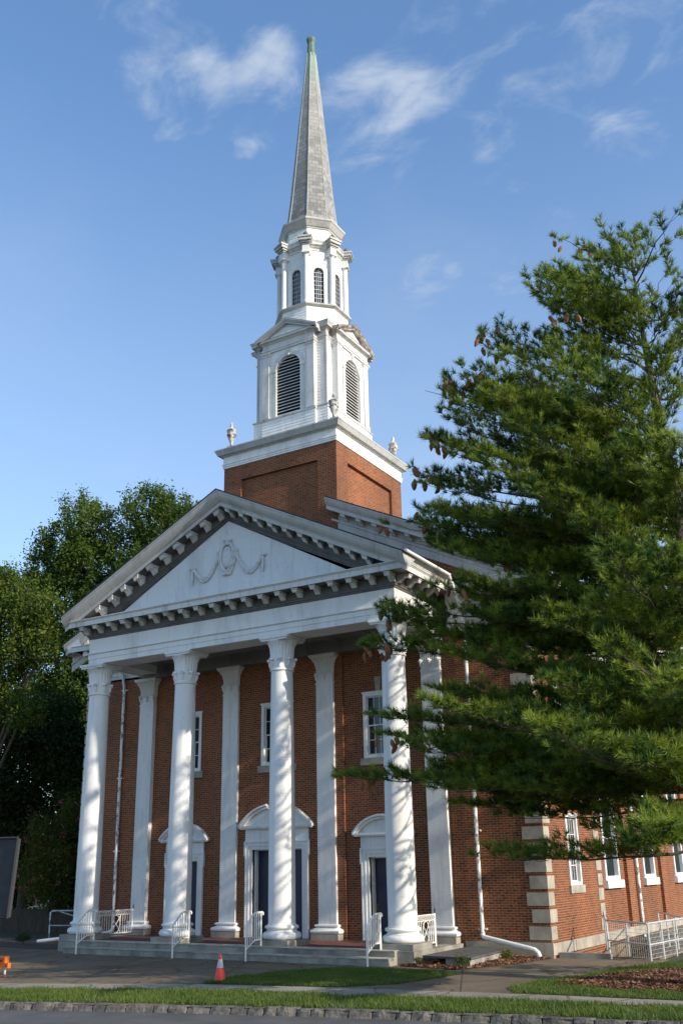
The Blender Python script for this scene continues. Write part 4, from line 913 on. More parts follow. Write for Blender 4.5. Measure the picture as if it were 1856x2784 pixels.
for i in range(8):
    w = MB(); aa = np.linspace(math.pi, 0, 13); arch = [(wh*math.cos(a), wzs+wh*math.sin(a)) for a in aa]; tz = 26.55
    w.quad((-hs, 0, 23.7), (-wh, 0, 23.7), (-wh, 0, wzs), (-hs, 0, wzs)); w.quad((wh, 0, 23.7), (hs, 0, 23.7), (hs, 0, wzs), (wh, 0, wzs)); w.quad((-wh, 0, 23.7), (wh, 0, 23.7), (wh, 0, wz0), (-wh, 0, wz0))
    n = len(arch)
    for j in range(n-1):
        t0 = -hs+2*hs*j/(n-1); t1 = -hs+2*hs*(j+1)/(n-1)
        w.quad((arch[j][0], 0, arch[j][1]), (arch[j+1][0], 0, arch[j+1][1]), (t1, 0, tz), (t0, 0, tz)); w.quad((arch[j][0], 0, arch[j][1]), (arch[j][0], .08, arch[j][1]), (arch[j+1][0], .08, arch[j+1][1]), (arch[j+1][0], 0, arch[j+1][1]))
    w.quad((-hs, 0, wzs), (-wh, 0, wzs), (-hs, 0, tz)); w.quad((wh, 0, wzs), (hs, 0, wzs), (hs, 0, tz))
    for s in (-1, 1): w.quad((s*wh, 0, wz0), (s*wh, .08, wz0), (s*wh, .08, wzs), (s*wh, 0, wzs))
    P('lantern_wall', face(i, w), 'siding')
    c = MB()
    for j in range(7): 
        z = 25.72+j*.115; clap(c, (-hs+.02, -.001), (hs-.02, -.001), z, z+.115, .115)
    P('siding', face(i, c), 'siding')
    tr = MB(); outer = [(-.40, wz0-.08)]+[((.40)*math.cos(a), wzs+.40*math.sin(a)) for a in aa]+[(.40, wz0-.08)]; inner = [(-wh+.01, wz0-.08)]+[((wh-.01)*math.cos(a), wzs+(wh-.01)*math.sin(a)) for a in aa]+[(wh-.01, wz0-.08)]
    vs = []; k = len(outer)
    for (o, z), (q_, zi) in zip(outer, inner): vs += [(o, 0, z), (o, -.035, z), (q_*1.25 if False else q_, -.035, zi), (q_, .05, zi)]
    tr.add(vs, [(u*4+v, (u+1)*4+v, (u+1)*4+v+1, u*4+v+1) for u in range(k-1) for v in range(3)]); tr.box(-.42, .42, -.06, .02, wz0-.14, wz0-.03)
    wo_ = P('window', face(i, tr), 'white')
    gl = MB(); gl.add([(x, .055, z) for x, z in [(-wh, wz0)]+arch+[(wh, wz0)]], [tuple(range(len(arch)+2))]); P('pane', face(i, gl), 'glass', wo_)
    mu = MB()
    for s in (-.09, .0, .09)[:]: mu.box(s-.008, s+.008, .035, .05, wz0, wzs+(.0 if s else .06))
    for j in range(8): z = wz0+.02+j*.205; mu.box(-wh, wh, .036, .049, z, z+.016) if z < wzs+.03 else None
    for a in (45, 90, 135): mu.bar((0, .042, wzs), (wh*math.cos(R(a)), .042, wzs+wh*math.sin(R(a))), .012)
    P('glazing_bars', face(i, mu), 'galv', wo_)
for i in range(8):
    a = math.pi/8+i*math.pi/4; c_, s_ = math.cos(a), math.sin(a); CR = LR+.10
    cl_ = MB(); cl_.lathe([(.15, 23.74), (.15, 23.82), (.13, 23.86), (.112, 23.90), (.112, 24.6), (.098, 26.05), (.13, 26.08), (.13, 26.12), (.1, 26.12)], 16, (c_*CR, AX+s_*CR, 0))
    def blk(mb, rin, rout, hw_, z0, z1):
        pts = [(c_*r-s_*w_, AX+s_*r+c_*w_) for r, w_ in ((rin, -hw_), (rout, -hw_), (rout, hw_), (rin, hw_))]; mb.xy(pts, z0, z1)
    blk(cl_, LR-.1, CR+.17, .17, 26.12, 26.18); co_ = P('lantern_column', cl_, 'white', smooth=40)
    en_ = MB(); blk(en_, LR-.1, CR+.13, .14, 26.18, 26.50); P('entablature_block', en_, 'white', co_)
    k_ = MB()
    for r_, w_, z0, z1 in ((.16, .17, 26.50, 26.56), (.22, .22, 26.56, 26.64), (.30, .27, 26.64, 26.76), (.34, .30, 26.76, 26.84)): blk(k_, LR-.1, CR+r_, w_, z0, z1)
    P('cornice_block', k_, 'metalgrey', co_)
    ur = MB(); ur.lathe([(.10, 26.84), (.10, 26.88), (.05, 26.90), (.05, 26.94), (.10, 26.98), (.115, 27.05), (.10, 27.11), (.05, 27.14), (.03, 27.18), (.005, 27.24)], 12, (c_*(CR+.05), AX+s_*(CR+.05), 0)); P('urn', ur, 'leadurn', smooth=40)
b = MB(); b.sweep(octo(LR), [(0, 26.36), (.03, 26.38), (.03, 26.48), (.08, 26.52), (.10, 26.56), (.18, 26.60), (.18, 26.70), (.22, 26.78), (.22, 26.82), (-.3, 26.90)], True); P('lantern_cornice', b, 'dirty')
b = MB(); ring(b, 1.19, 26.7, 27.65); P('drum', b, 'white')
b = MB(); p8 = octo(1.19)
for i in range(8): clap(b, p8[i], p8[(i+1) % 8], 26.85, 27.62, .11)
P('siding', b, 'siding')
b = MB(); b.sweep(octo(1.19), [(-.02, 27.56), (.04, 27.58), (.05, 27.64), (.09, 27.66), (.13, 27.72), (.22, 27.86), (.26, 27.90), (.27, 27.98), (.25, 28.0), (-.06, 28.08)], True); P('spire_cornice', b, 'metalgrey')
# spire: eight slated sides, very slightly out of true at the top
sp = MB(); lv = [(1.21, 28.02), (1.13, 28.35), (1.06, 28.9), (.96, 29.8), (.59, 33.9), (.215, 38.0)]
p_ = []
for r, z in lv:
    dx = .09*max(0, (z-28)/10); p_ += [(x+dx, y, z) for x, y in octo(r)]
for j in range(len(lv)-1):
    for i in range(8): sp.quad(p_[j*8+i], p_[j*8+(i+1) % 8], p_[(j+1)*8+(i+1) % 8], p_[(j+1)*8+i])
me = sp.mesh('spire')
P_ = link('spire', me, M['slate'], church)
hp = MB()
for i in range(8): hp.tube([(p_[j*8+i][0], p_[j*8+i][1], p_[j*8+i][2]) for j in range(len(lv))], [.022, .02, .02, .018, .015, .012], 5)
P('hip_ridges', hp, 'metalgrey')
fi = MB(); fi.lathe([(.225, 37.85), (.205, 38.0), (.165, 38.6), (.165, 38.68), (.205, 38.78), (.225, 38.84), (.225, 38.92), (.20, 38.98), (.10, 39.04)], 8, (.09, AX, 0)); P('finial', fi, 'copper')
# downspouts --------------------------------------------------------------------
dr = MB(); dr.tube([(7.0, 1.85, 10.62), (7.02, 1.95, 10.45), (7.05, 2.05, 10.2), (7.10, 2.36, 9.7), (7.12, 2.48, 9.3), (7.12, 2.48, 5), (7.12, 2.48, .14)], .055, 10); do = P('downspout', dr, 'peel', smooth=40)
for z in (8.4, 5.7, 2.9, .2):
    k = MB(); k.box(7.0, 7.24, 2.46, 2.57, z, z+.05); P('bracket', k, 'peel', do)
k = MB(); k.tube([(7.12, 2.48, .13), (7.12, 2.48, .07), (7.15, 2.45, .03), (7.24, 2.41, .01), (8.66, 2.08, -.22), (8.80, 2.05, -.25), (8.90, 2.03, -.32), (8.94, 2.02, -.42)], .062, 12); P('drain_pipe', k, 'pvc', do, 50)
dl = MB(); dl.tube([(-7.25, 2.0, 10.3), (-7.25, 2.3, 9.5), (-7.24, 2.46, 9.1), (-7.14, 2.48, 8.6), (-7.12, 2.48, 4), (-7.08, 2.48, .1)], .055, 10); do = P('downspout', dl, 'peel', smooth=40)
for z in (8.5, 5.2, 2.6):
    k = MB(); k.box(-7.25, -7.01, 2.46, 2.57, z, z+.05); P('bracket', k, 'peel', do)
k = MB(); k.tube([(-7.08, 2.48, .12), (-7.08, 2.46, -.03), (-7.14, 2.42, -.10), (-7.3, 2.36, -.15), (-10.3, 2.0, -.46)], .065, 12); P('drain_pipe', k, 'pvc', do, 50)
dn = MB(); dn.tube([(NX+.09, 12.3, 9.7), (NX+.09, 12.3, -1)], .06, 10); P('downspout', dn, 'peel', smooth=40)

# ------------------------------------------------------------------ handrails, railings
def handrail(x, label):
    t = thing('handrail', label, 'handrail', (x, -1.34, GZ), 'iron handrails on the porch steps'); m = M['mesh_white']
    y0, y1 = -1.34, -.60
    top = [(x, y0-.03, .36), (x, y0, .42), (x, y0+.10, .50), (x, -1.0, .70), (x, -.92, .74), (x, -.85, .755), (x, y1+.05, .755), (x, y1+.09, .74), (x, y1+.10, .70), (x, y1+.07, .68)]
    r = MB(); r.tube(top, .027, 8); r.build('rail', m, t, 40)
    lo = MB(); lo.bar((x, y0, -.20), (x, -.90, .02), .03); lo.bar((x, -.90, .02), (x, y1, .02), .03); lo.build('bottom_rail', m, t)
    for y, z0, z1 in ((y0, GZ, .44), (y1, FZ, .75)): p = MB(); p.bar((x, y, z0), (x, y, z1), .044); p.build('post', m, t)
    for k in range(6):
        y = y0+(y1-y0)*(k+1)/7; zb = -.20+.22*min(1, (y-y0)/(.44)); zt = np.interp(y, [p[1] for p in top[:7]], [p[2] for p in top[:7]])
        p = MB(); p.bar((x, y, zb), (x, y, float(zt)), .024); p.build('baluster', m, t)
handrail(-5.0, 'white iron handrail on the steps before the far left column')
handrail(-1.10, 'white iron handrail on the steps before the second column from the left')
handrail(1.56, 'white iron handrail on the steps left of the third column, by the centre door')
handrail(5.48, 'white iron handrail on the steps left of the nearest, right hand column')
def porch_rail(x, y0, y1, label):
    t = thing('porch_railing', label, 'railing', (x, (y0+y1)/2, FZ), 'panel railings at the porch ends'); m = M['mesh_white']; z0, z1 = -.07, .66
    f = MB(); f.bar((x, y0, z0), (x, y1, z0), .024); f.bar((x, y0, z1), (x, y1, z1), .030); f.bar((x, y0, z1-.14), (x, y1, z1-.14), .022); f.build('frame', m, t)
    for y in (y0, y1): p = MB(); p.bar((x, y, FZ), (x, y, z1+.03), .034); p.build('post', m, t)
    fi_ = MB(); fi_.tube([(x, y1, z1+.03), (x, y1, z1+.08), (x, y1, z1+.12), (x, y1, z1+.19)], [.012, .02, .02, .003], 6); fi_.build('finial', mat('dark_iron', (.04, .04, .04), .6), t)
    ym = (y0+y1)/2; hw = .22; n = int((y1-y0)/.11)
    for k in range(n):
        y = y0+(y1-y0)*(k+.5)/n; 
        q = MB(); q.tube([(x, y+.042*math.cos(a), z1-.07+.042*math.sin(a)) for a in np.linspace(0, 2*math.pi, 13)[:-1]], .009, 5, closed=True); q.build('ring', m, t)
        if abs(y-ym) > hw: p = MB(); p.bar((x, y, z0), (x, y, z1-.14), .018); p.build('baluster', m, t)
    ov = MB(); zc = (z0+z1-.14)/2; h = (z1-.14-z0)/2-.01
    ov.tube([(x, ym+(hw-.03)*math.cos(a), zc+h*math.sin(a)) for a in np.linspace(0, 2*math.pi, 25)[:-1]], .012, 6, closed=True)
    for s in (-1, 1): ov.tube([(x, ym+s*hw, zc+h), (x, ym+s*.12, zc+h*.45), (x, ym-s*.0, zc), (x, ym-s*.12, zc-h*.45), (x, ym-s*hw, zc-h)], .011, 6)
    ov.build('oval_motif', m, t)
porch_rail(6.2, .12, 1.30, 'white iron railing panel at the right end of the porch, behind the nearest column')
porch_rail(-5.95, .58, 2.25, 'white iron railing panel at the left end of the porch, behind the far left column')
# pipe railing round the stair well
A, Bq, C_, D_ = (10.2, 4.15), (11.72, 2.75), (12.0, 5.8), (10.3, 9.6)
pr_ = thing('pipe_railing', 'galvanised pipe railing with wire mesh around the basement stair by the side wall', 'railing', (11.78, 2.35, GZ)); zt = .42
r = MB()
for a, b in ((A, Bq), (Bq, C_), (C_, D_)): r.tube([(a[0], a[1], zt), (b[0], b[1], zt)], .028, 8); r.tube([(a[0], a[1], zt-.52), (b[0], b[1], zt-.52)], .022, 8)
r.tube([(A[0]-.12, A[1]+.25, zt+.22), (A[0], A[1], zt), (A[0]+.02, A[1], GZ)], .026, 8); r.tube([(A[0]-.12, A[1]+.25, zt+.22), (A[0]-.12, A[1]+.25, GZ-.3)], .026, 8)
r.build('rail', M['galv'], pr_, 40)
for a, b, n in ((A, Bq, 2), (Bq, C_, 3), (C_, D_, 3)):
    for i in range(1 if a != A else 0, n+1):
        x, y = a[0]+(b[0]-a[0])*i/n, a[1]+(b[1]-a[1])*i/n; p = MB(); p.tube([(x, y, GZ-.05), (x, y, zt)], .026, 8); p.build('post', M['galv'], pr_, 40)
wm_ = MB()
for a, b in ((A, Bq), (Bq, C_)):
    l = math.hypot(b[0]-a[0], b[1]-a[1]); n = int(l/.1)
    for i in range(1, n): x, y = a[0]+(b[0]-a[0])*i/n, a[1]+(b[1]-a[1])*i/n; wm_.tube([(x, y, GZ+.04), (x, y, zt)], .0035, 3)
    for i in range(9): z = GZ+.06+i*.1; wm_.tube([(a[0], a[1], z), (b[0], b[1], z)], .0035, 3)
wm_.build('wire_mesh', M['galv'], pr_)
# low pipe railing left of the porch
lr = thing('pipe_railing', 'grey pipe railing with white end post left of the church porch', 'railing', (-11.95, 4.2, GZ))
r = MB(); r.tube([(-11.95, 4.1, GZ), (-11.95, 4.1, .42), (-11.9, 4.12, .48), (-11.75, 4.16, .49)], .03, 8); r.build('post', M['peel'], lr, 40)
r = MB(); r.tube([(-11.75, 4.16, .49), (-9.3, 4.8, .5)], .028, 8); r.tube([(-11.95, 4.1, -.05), (-9.3, 4.8, -.05)], .022, 8); r.tube([(-11.55, 4.2, .46), (-9.4, 4.8, -.1)], .022, 8); r.build('rail', M['galv'], lr, 40)
r = MB()
for i in range(24): x = -11.95+i*.1; y = 4.1+.7*i/23; r.tube([(x, y, GZ), (x, y, .48)], .004, 3)
for i in range(9): r.tube([(-11.95, 4.1, GZ+.05+i*.11), (-9.3, 4.8, GZ+.05+i*.11)], .004, 3)
r.build('wire_mesh', mat('dark_wire', (.07, .075, .08), .6), lr)
# dark felt covered slab beside the porch
fs = thing('covered_slab', 'dark felt covered slab on blocks beside the right end of the porch', 'slab', (7.0, 1.4, GZ))
b = MB(); b.xy([(6.72, -.62), (8.16, -.78), (7.95, 2.15), (7.2, 2.36), (6.62, 2.36)], -.30, -.25); b.build('cover', M['asphalt_ramp'], fs)
b = MB(); b.xy([(7.4, -.66), (8.10, -.72), (7.9, 2.1), (7.72, 2.1), (7.9, -.52), (7.4, -.48)], GZ, -.301); b.build('edging', M['stone'], fs)
b = MB(); b.box(6.74, 7.6, .3, 2.28, GZ, -.302); b.build('base', M['louver_dark'], fs)

# traffic cone ------------------------------------------------------------------
tcn = thing('traffic_cone', 'orange traffic cone with one silver band on the concrete before the steps', 'traffic cone', (4.13, -5.85, GZ))
mo = two('cone_orange', (.80, .055, .022), (.62, .045, .02), 5, .5, .05, 30); ms = mat('silver_band', (.42, .44, .47), .4)
cz = GZ+.03; rad = lambda z: .125-.10*z/.56
def ringseg(z0, z1, o=0): b = MB(); b.lathe([(rad(z0)+o, cz+z0), (rad(z1)+o, cz+z1)], 24, (4.13, -5.85, 0)); return b
b = MB(); b.xy([(4.13+0.175*math.cos(a)*(1.22 if k % 2 else 1), -5.85+0.175*math.sin(a)*(1.22 if k % 2 else 1)) for k, a in enumerate(np.linspace(.2, .2+2*math.pi, 9)[:-1])], GZ+.008, GZ+.04); b.build('base', mat('cone_rubber', (.02, .018, .018), .8), tcn)
b = MB(); b.lathe([(.135, cz), (.127, cz+.02), (rad(.55), cz+.55), (rad(.56)*.8, cz+.565), (.016, cz+.565)], 28, (4.13, -5.85, 0)); b.build('body', mo, tcn, 40)
ringseg(.275, .455, .0035).build('reflective_band', ms, tcn, 40)

# sign trailer at the left edge -----------------------------------------------------
tr_ = thing('sign_trailer', 'orange trailer with tall grey sign panel and red tail light at the left edge', 'trailer', (-2.2, -7.15, GZ))
orange = two('trailer_orange', (.72, .17, .015), (.55, .13, .015), 6, .45, .05, 30); gp = two('grey_sign_face', (.045, .047, .054), (.034, .036, .041), 4, .95, .05, 40)
b = MB(); b.xz([(-5.2, .88), (-2.97, .88), (-2.83, 2.77), (-5.2, 2.79)], -6.06, -5.96); b.build('sign_panel', gp, tr_)
b = MB()
for a, c in (((-5.2, .86), (-2.96, .88)), ((-2.96, .86), (-2.81, 2.79)), ((-5.2, 2.81), (-2.81, 2.79))): b.tube([(a[0], -6.075, a[1]), (c[0], -6.075, c[1])], .035, 4)
b.build('panel_frame', mat('shade_darkened_frame', (.04, .041, .045), .9, 0, .1), tr_)  # frame colour darkened to stand for shade over the trailer
b = MB(); b.box(-5.2, -2.80, -6.07, -5.98, -.29, -.17); b.box(-3.16, -2.90, -6.09, -5.95, -.169, -.02); b.box(-4.6, -4.5, -6.05, -5.98, -.2, 1.0); b.tube([(-3.2, -6.08, -.29), (-3.2, -6.08, -.39), (-3.08, -6.08, -.39), (-3.08, -6.08, -.29)], .012, 6); b.build('chassis', orange, tr_)
b = MB(); b.ico((-3.03, -6.10, -.10), 1, .085, .02, .05, 14, 8); b.build('tail_light', mat('red_lens', (.22, .012, .012), .2), tr_, 60)
b = MB(); b.box(-2.90, -2.84, -6.078, -6.07, -.255, -.205); b.build('reflector', mat('red_reflector', (.35, .012, .02), .3), tr_)
b = MB(); b.tube([(-2.93, -6.03, -.03), (-2.93, -6.03, -.12), (-2.93, -6.03, -.44)], .026, 8); b.build('jack_leg', M['galv'], tr_, 40)
b = MB(); b.box(-3.02, -2.84, -6.11, -5.95, GZ, GZ+.02); b.lathe([(.05, GZ+.02), (.03, GZ+.07)], 10, (-2.93, -6.03, 0)); b.build('jack_foot', mat('rusty_steel', (.18, .07, .04), .8), tr_)
for s in (-6.35, -5.70):
    w_ = MB(); ring_ = [(.33*math.cos(a), .33*math.sin(a)) for a in np.linspace(0, 2*math.pi, 25)[:-1]]; w_.xz([(-4.4+p, GZ+.33+q) for p, q in ring_], s-.09, s+.09); wh_ = w_.build('wheel', mat('tyre_rubber', (.02, .02, .02), .8), tr_)
    w_ = MB(); w_.xz([(-4.4+p*.55, GZ+.33+q*.55) for p, q in ring_], s-.10, s+.10); w_.build('rim', M['galv'], tr_ if False else wh_)
b = MB(); b.tube([(-4.4, -6.3, GZ+.33), (-4.4, -5.75, GZ+.33)], .04, 8); b.build('axle', M['galv'], tr_)

TRS = Vector((1.40, -1.15, 0))
for ch in tr_.children: ch.data.transform(Matrix.Translation(TRS)); [g_.data.transform(Matrix.Translation(TRS)) for g_ in ch.children]
# wooden fence behind, left -----------------------------------------------------------
fe = thing('wooden_fence', 'dark board fence in the shade behind the left railing', 'fence', (-16, 6, GZ)); fm = two('old_fence_wood', (.045, .034, .026), (.085, .065, .048), 6, .9, .4, 30, sc3=(1, 1, .15))
b = MB(); rr = random.Random(5); x = -30
while x < -9.3: b.box(x, x+.135, 7.0-.02, 7.0, -1.0, .42+rr.uniform(-.03, .03)); x += .15
b.build('boards', fm, fe); b = MB(); b.box(-30, -9.3, 7.001, 7.05, -.2, -.1); b.box(-30, -9.3, 7.001, 7.05, .15, .25); b.build('rails', fm, fe)

# ------------------------------------------------------------------ trees and shrubs
def rand_unit(n):
    v = RNG.normal(size=(n, 3)); return v/np.linalg.norm(v, axis=1, keepdims=True)
def leaf_mesh(name, pts, size, aspect=.5, droop=0.0):
    n = len(pts); d = rand_unit(n); d[:, 2] -= droop; d /= np.linalg.norm(d, axis=1, keepdims=True); s = np.cross(d, rand_unit(n)); s /= np.linalg.norm(s, axis=1, keepdims=True)+1e-9
    l = size*RNG.uniform(.6, 1.3, n)[:, None]; w = l*aspect*.5
    v = np.stack([pts, pts+d*l*.5+s*w, pts+d*l, pts+d*l*.5-s*w], 1).reshape(-1, 3)
    return np_mesh(name, v, np.arange(4*n).reshape(-1, 4), np.repeat(RNG.random(n), 4))
def crown_points(lobes, n, clump=.4, per=45, shell=.55):
    k = max(1, n//per); vol = np.array([l[3]*l[4]*l[5] for l in lobes])**.67; idx = RNG.choice(len(lobes), k, p=vol/vol.sum()); L_ = np.array(lobes)[idx]
    r = (shell+(1-shell)*RNG.random(k))[:, None]*(1+RNG.normal(0, .07, k))[:, None]
    c = L_[:, :3]+rand_unit(k)*r*L_[:, 3:6]
    p = np.repeat(c, per, 0); g_ = RNG.normal(0, clump, p.shape)*np.repeat(RNG.uniform(.5, 1.35, k), per)[:, None]; g_ *= np.array([.8, .8, .95]); return p+g_
def broadleaf(name, label, cat, base, lobes, n, m, size=.16, trunk_r=.28, group=None, clump=.4, shell=.55, per=45, droop=.2):
    t = thing(name, label, cat, base, group); bx, by, bz = base; b = MB()
    top = max(lobes, key=lambda l: l[2]); b.tube([(bx, by, bz-.1), (bx+.05, by, bz+(top[2]-bz)*.35), (bx+(top[0]-bx)*.5, by+(top[1]-by)*.5, bz+(top[2]-bz)*.7), (top[0], top[1], top[2]+top[5]*.5)], [trunk_r*1.25, trunk_r, trunk_r*.6, .04], 9)
    b.build('trunk', M['bark'], t, 60)
    b = MB()
    for i, l in enumerate(lobes):
        f = .25+.35*random.random(); s0 = (bx+(top[0]-bx)*f*.6, by+(top[1]-by)*f*.6, bz+(l[2]-bz)*f*.8); b.tube([s0, ((s0[0]+l[0])/2, (s0[1]+l[1])/2, (s0[2]+l[2])/2+.2), (l[0], l[1], l[2]), (l[0]+l[3]*.4, l[1]-l[4]*.3, l[2]+l[5]*.5)], [trunk_r*.45, trunk_r*.3, trunk_r*.18, .02], 6)
        for k in range(4):
            u = rand_unit(1)[0]; b.tube([(l[0], l[1], l[2]), (l[0]+u[0]*l[3]*.5, l[1]+u[1]*l[4]*.5, l[2]+u[2]*l[5]*.5+.1), (l[0]+u[0]*l[3]*.9, l[1]+u[1]*l[4]*.9, l[2]+u[2]*l[5]*.9)], [trunk_r*.14, trunk_r*.08, .012], 5)
    b.build('limbs', M['bark'], t, 60)
    p = crown_points(lobes, n, clump, per, shell); p = p[p[:, 2] > bz+.15]
    link('crown', leaf_mesh('crown', p, size, .5, droop), m, t); return t
def lobes_from(spec): return [tuple(s) for s in spec]
broadleaf('oak_tree', 'tall dark green tree with two pointed tops left of the church gable', 'tree', (-15.5, 13.5, GZ),
    [(-15.9, 13, 20.6, 1.5, 1.7, 1.9), (-14.6, 13, 19.6, 1.6, 1.8, 1.7), (-13.7, 13, 20.0, 1.2, 1.5, 1.5), (-16.6, 13.2, 18, 1.9, 2.0, 2.2), (-14.6, 13, 17.2, 2.6, 2.4, 2.2), (-16.5, 13, 15, 2.4, 2.4, 2.4), (-14, 13.4, 14, 2.6, 2.6, 2.6), (-16, 13, 11.5, 3, 2.6, 2.6), (-13.4, 13, 10.5, 2.4, 2.6, 2.4), (-15.5, 13, 8, 3, 2.6, 2.4)], 105000, M['leaf_a'], .17, .4, clump=.24, per=75, shell=.62)
broadleaf('oak_tree', 'tall green tree standing just left of the two pointed treetops', 'tree', (-20.3, 12.5, GZ),
    [(-20.1, 12, 21.0, 1.3, 1.5, 1.5), (-18.9, 12, 20.0, 1.5, 1.6, 1.5), (-21.2, 12, 19.5, 1.5, 1.7, 1.7), (-22.6, 12, 18.3, 1.5, 1.6, 1.7), (-19.6, 12.2, 18, 2.2, 2.2, 2.0), (-21.5, 12, 16, 2.6, 2.2, 2.4), (-18.6, 12.5, 15, 2.2, 2.2, 2.2), (-20.5, 12, 13, 3, 2.4, 2.4), (-18.2, 12, 11.5, 2.2, 2.2, 2.2), (-21, 12, 10, 3, 2.4, 2.4), (-18.7, 12, 8, 2.5, 2.4, 2.4)], 105000, M['leaf_a'], .17, .4, clump=.24, per=75, shell=.62)
broadleaf('elm_tree', 'yellow green leafy tree rising at the left edge of the picture', 'tree', (-17.8, 3.6, GZ),
    [(-15.6, 3.2, 13.9, 1.3, 1.2, 1.0), (-14.1, 3.1, 13.2, 1.0, 1.0, .9), (-17.0, 3.2, 13.6, 1.4, 1.2, 1.2), (-13.2, 3.0, 12.2, .9, .9, .8), (-15.2, 3.0, 12.2, 1.3, 1.1, 1.0), (-16.8, 3.2, 11.6, 1.4, 1.2, 1.2), (-13.6, 3.0, 10.9, .9, .9, .7), (-15.0, 3.0, 10.3, 1.2, 1.0, .9), (-16.8, 3.2, 9.6, 1.4, 1.1, 1.0), (-14.3, 3.0, 9.2, .8, .8, .6), (-16.0, 3.1, 8.2, 1.2, 1.0, .8), (-17.6, 3.2, 7.6, 1.2, 1.0, .9), (-12.1, 3, 12.5, .8, .8, .7), (-12.4, 3, 11.1, .8, .8, .7), (-13.2, 3, 8.3, .7, .8, .5), (-15.0, 3.0, 14.4, .8, .8, .6)], 52000, M['leaf_d'], .15, .26, clump=.24, per=50, shell=.6)
broadleaf('shade_tree', 'deep green low branched tree in the shade below the left edge elm', 'tree', (-18.6, 8.6, GZ),
    [(-19.6, 7.6, 8.2, 2.2, 1.8, 1.5), (-17.2, 8.0, 8.6, 2.0, 1.8, 1.6), (-18.4, 7.6, 6.2, 2.4, 1.8, 1.5), (-15.8, 8.3, 7.0, 1.8, 1.6, 1.6), (-20.4, 7.6, 5.4, 2, 1.6, 1.5), (-14.6, 8.6, 5.0, 1.6, 1.5, 1.6), (-19.3, 7.4, 3.4, 2.0, 1.5, 1.4)], 46000, M['leaf_b'], .19, .22, clump=.33, per=50)
for k, (x, y, h) in enumerate(((-27, 21, 15), (-19.5, 23, 14), (-33, 16, 13))):
    broadleaf('background_tree', ('dense dark tree far behind the elm at the left edge', 'dense dark tree far behind the two pointed treetops', 'dark tree at the far left beyond the fence')[k], 'tree', (x, y, GZ),
        [(x+random.uniform(-2.5, 2.5), y+random.uniform(-1, 1), z, 4.2-abs(z-h*.45)*.12, 2.5, 2.2) for z in np.arange(1.5, h, 1.7)], 26000, M['leaf_b'], .34, .3, clump=.5)
def flowering(base, lobes, n, label):
    t = broadleaf('flowering_shrub', label, 'shrub', base, lobes, n, M['leaf_c'], .11, .07, None, .25, .45, 30, .1)
    k = 34; L_ = np.array(lobes)[RNG.integers(0, len(lobes), k)]; u = rand_unit(k); u[:, 1] = -abs(u[:, 1]); c = L_[:, :3]+u*L_[:, 3:6]*RNG.uniform(.85, 1.08, (k, 1)); p = np.repeat(c, 9, 0)+RNG.normal(0, .05, (k*9, 3))
    o = link('blossoms', leaf_mesh('blossoms', p, .06, .9), M['bloom'], t)
flowering((-14.2, 6.2, GZ), [(-14.4, 5.8, 3.4, 1.0, .8, 1.0), (-13.6, 5.8, 2.4, .9, .8, 1.0), (-14.9, 5.8, 2.0, 1.0, .8, .9), (-13.2, 6.0, 4.2, .8, .7, .9), (-14, 5.8, 1.2, 1.1, .8, .7)], 12000, 'pink flowering shrub behind the far left column')
for k, (x, y) in enumerate(((-19.5, 9.5), (-16.2, 10.2), (-23, 10.5), (-13.0, 9.2))):
    broadleaf('hedge_shrub', ('tall dark shrub behind the fence by the sign panel', 'tall dark shrub behind the fence beside the flowering shrub', 'tall dark shrub behind the fence at the far left edge', 'tall dark shrub behind the fence just left of the church wall')[k], 'shrub', (x, y, GZ), [(x, y, 1.6, 2.0, 1.0, 1.3), (x+.8, y, 3.0, 1.7, 1.0, 1.3), (x-.8, y, 3.6, 1.5, 1.0, 1.2), (x, y, 4.8, 1.5, .9, 1.0)], 12000, M['leaf_b'], .2, .06, clump=.35, per=40)
broadleaf('boxwood_shrub', 'small dark round shrub by the drain pipe at the left end of the steps', 'shrub', (-9.7, .75, GZ), [(-9.7, .75, -.28, .32, .3, .2)], 1500, M['leaf_b'], .05, .02, None, .05, .3, 20)
for k, (x, y, s) in enumerate(((8.0, -1.0, .22), (8.55, .55, .26), (6.75, -.95, .14))):
    broadleaf('small_shrub', ('thin yellowish shrub left of the drain pipe outlet', 'bushy yellowish shrub nearest the drain pipe outlet', 'tiny seedling weed at the front of the bed by the column plinth')[k], 'shrub', (x, y, GZ), [(x, y, GZ+s*.75, s*.8, s*.7, s*.6)], 700, M['leaf_c'], .05, .012, None, .05, .3, 20)
broadleaf('boxwood_shrub', 'leafy bush beyond the basement railing at the right edge', 'shrub', (14.5, 11, GZ), [(14.5, 11, .6, 1.4, 1.2, .9), (13.6, 12.2, .7, 1.1, 1.0, .9)], 6000, M['leaf_b'], .11, .04, None, .15, .4, 25)

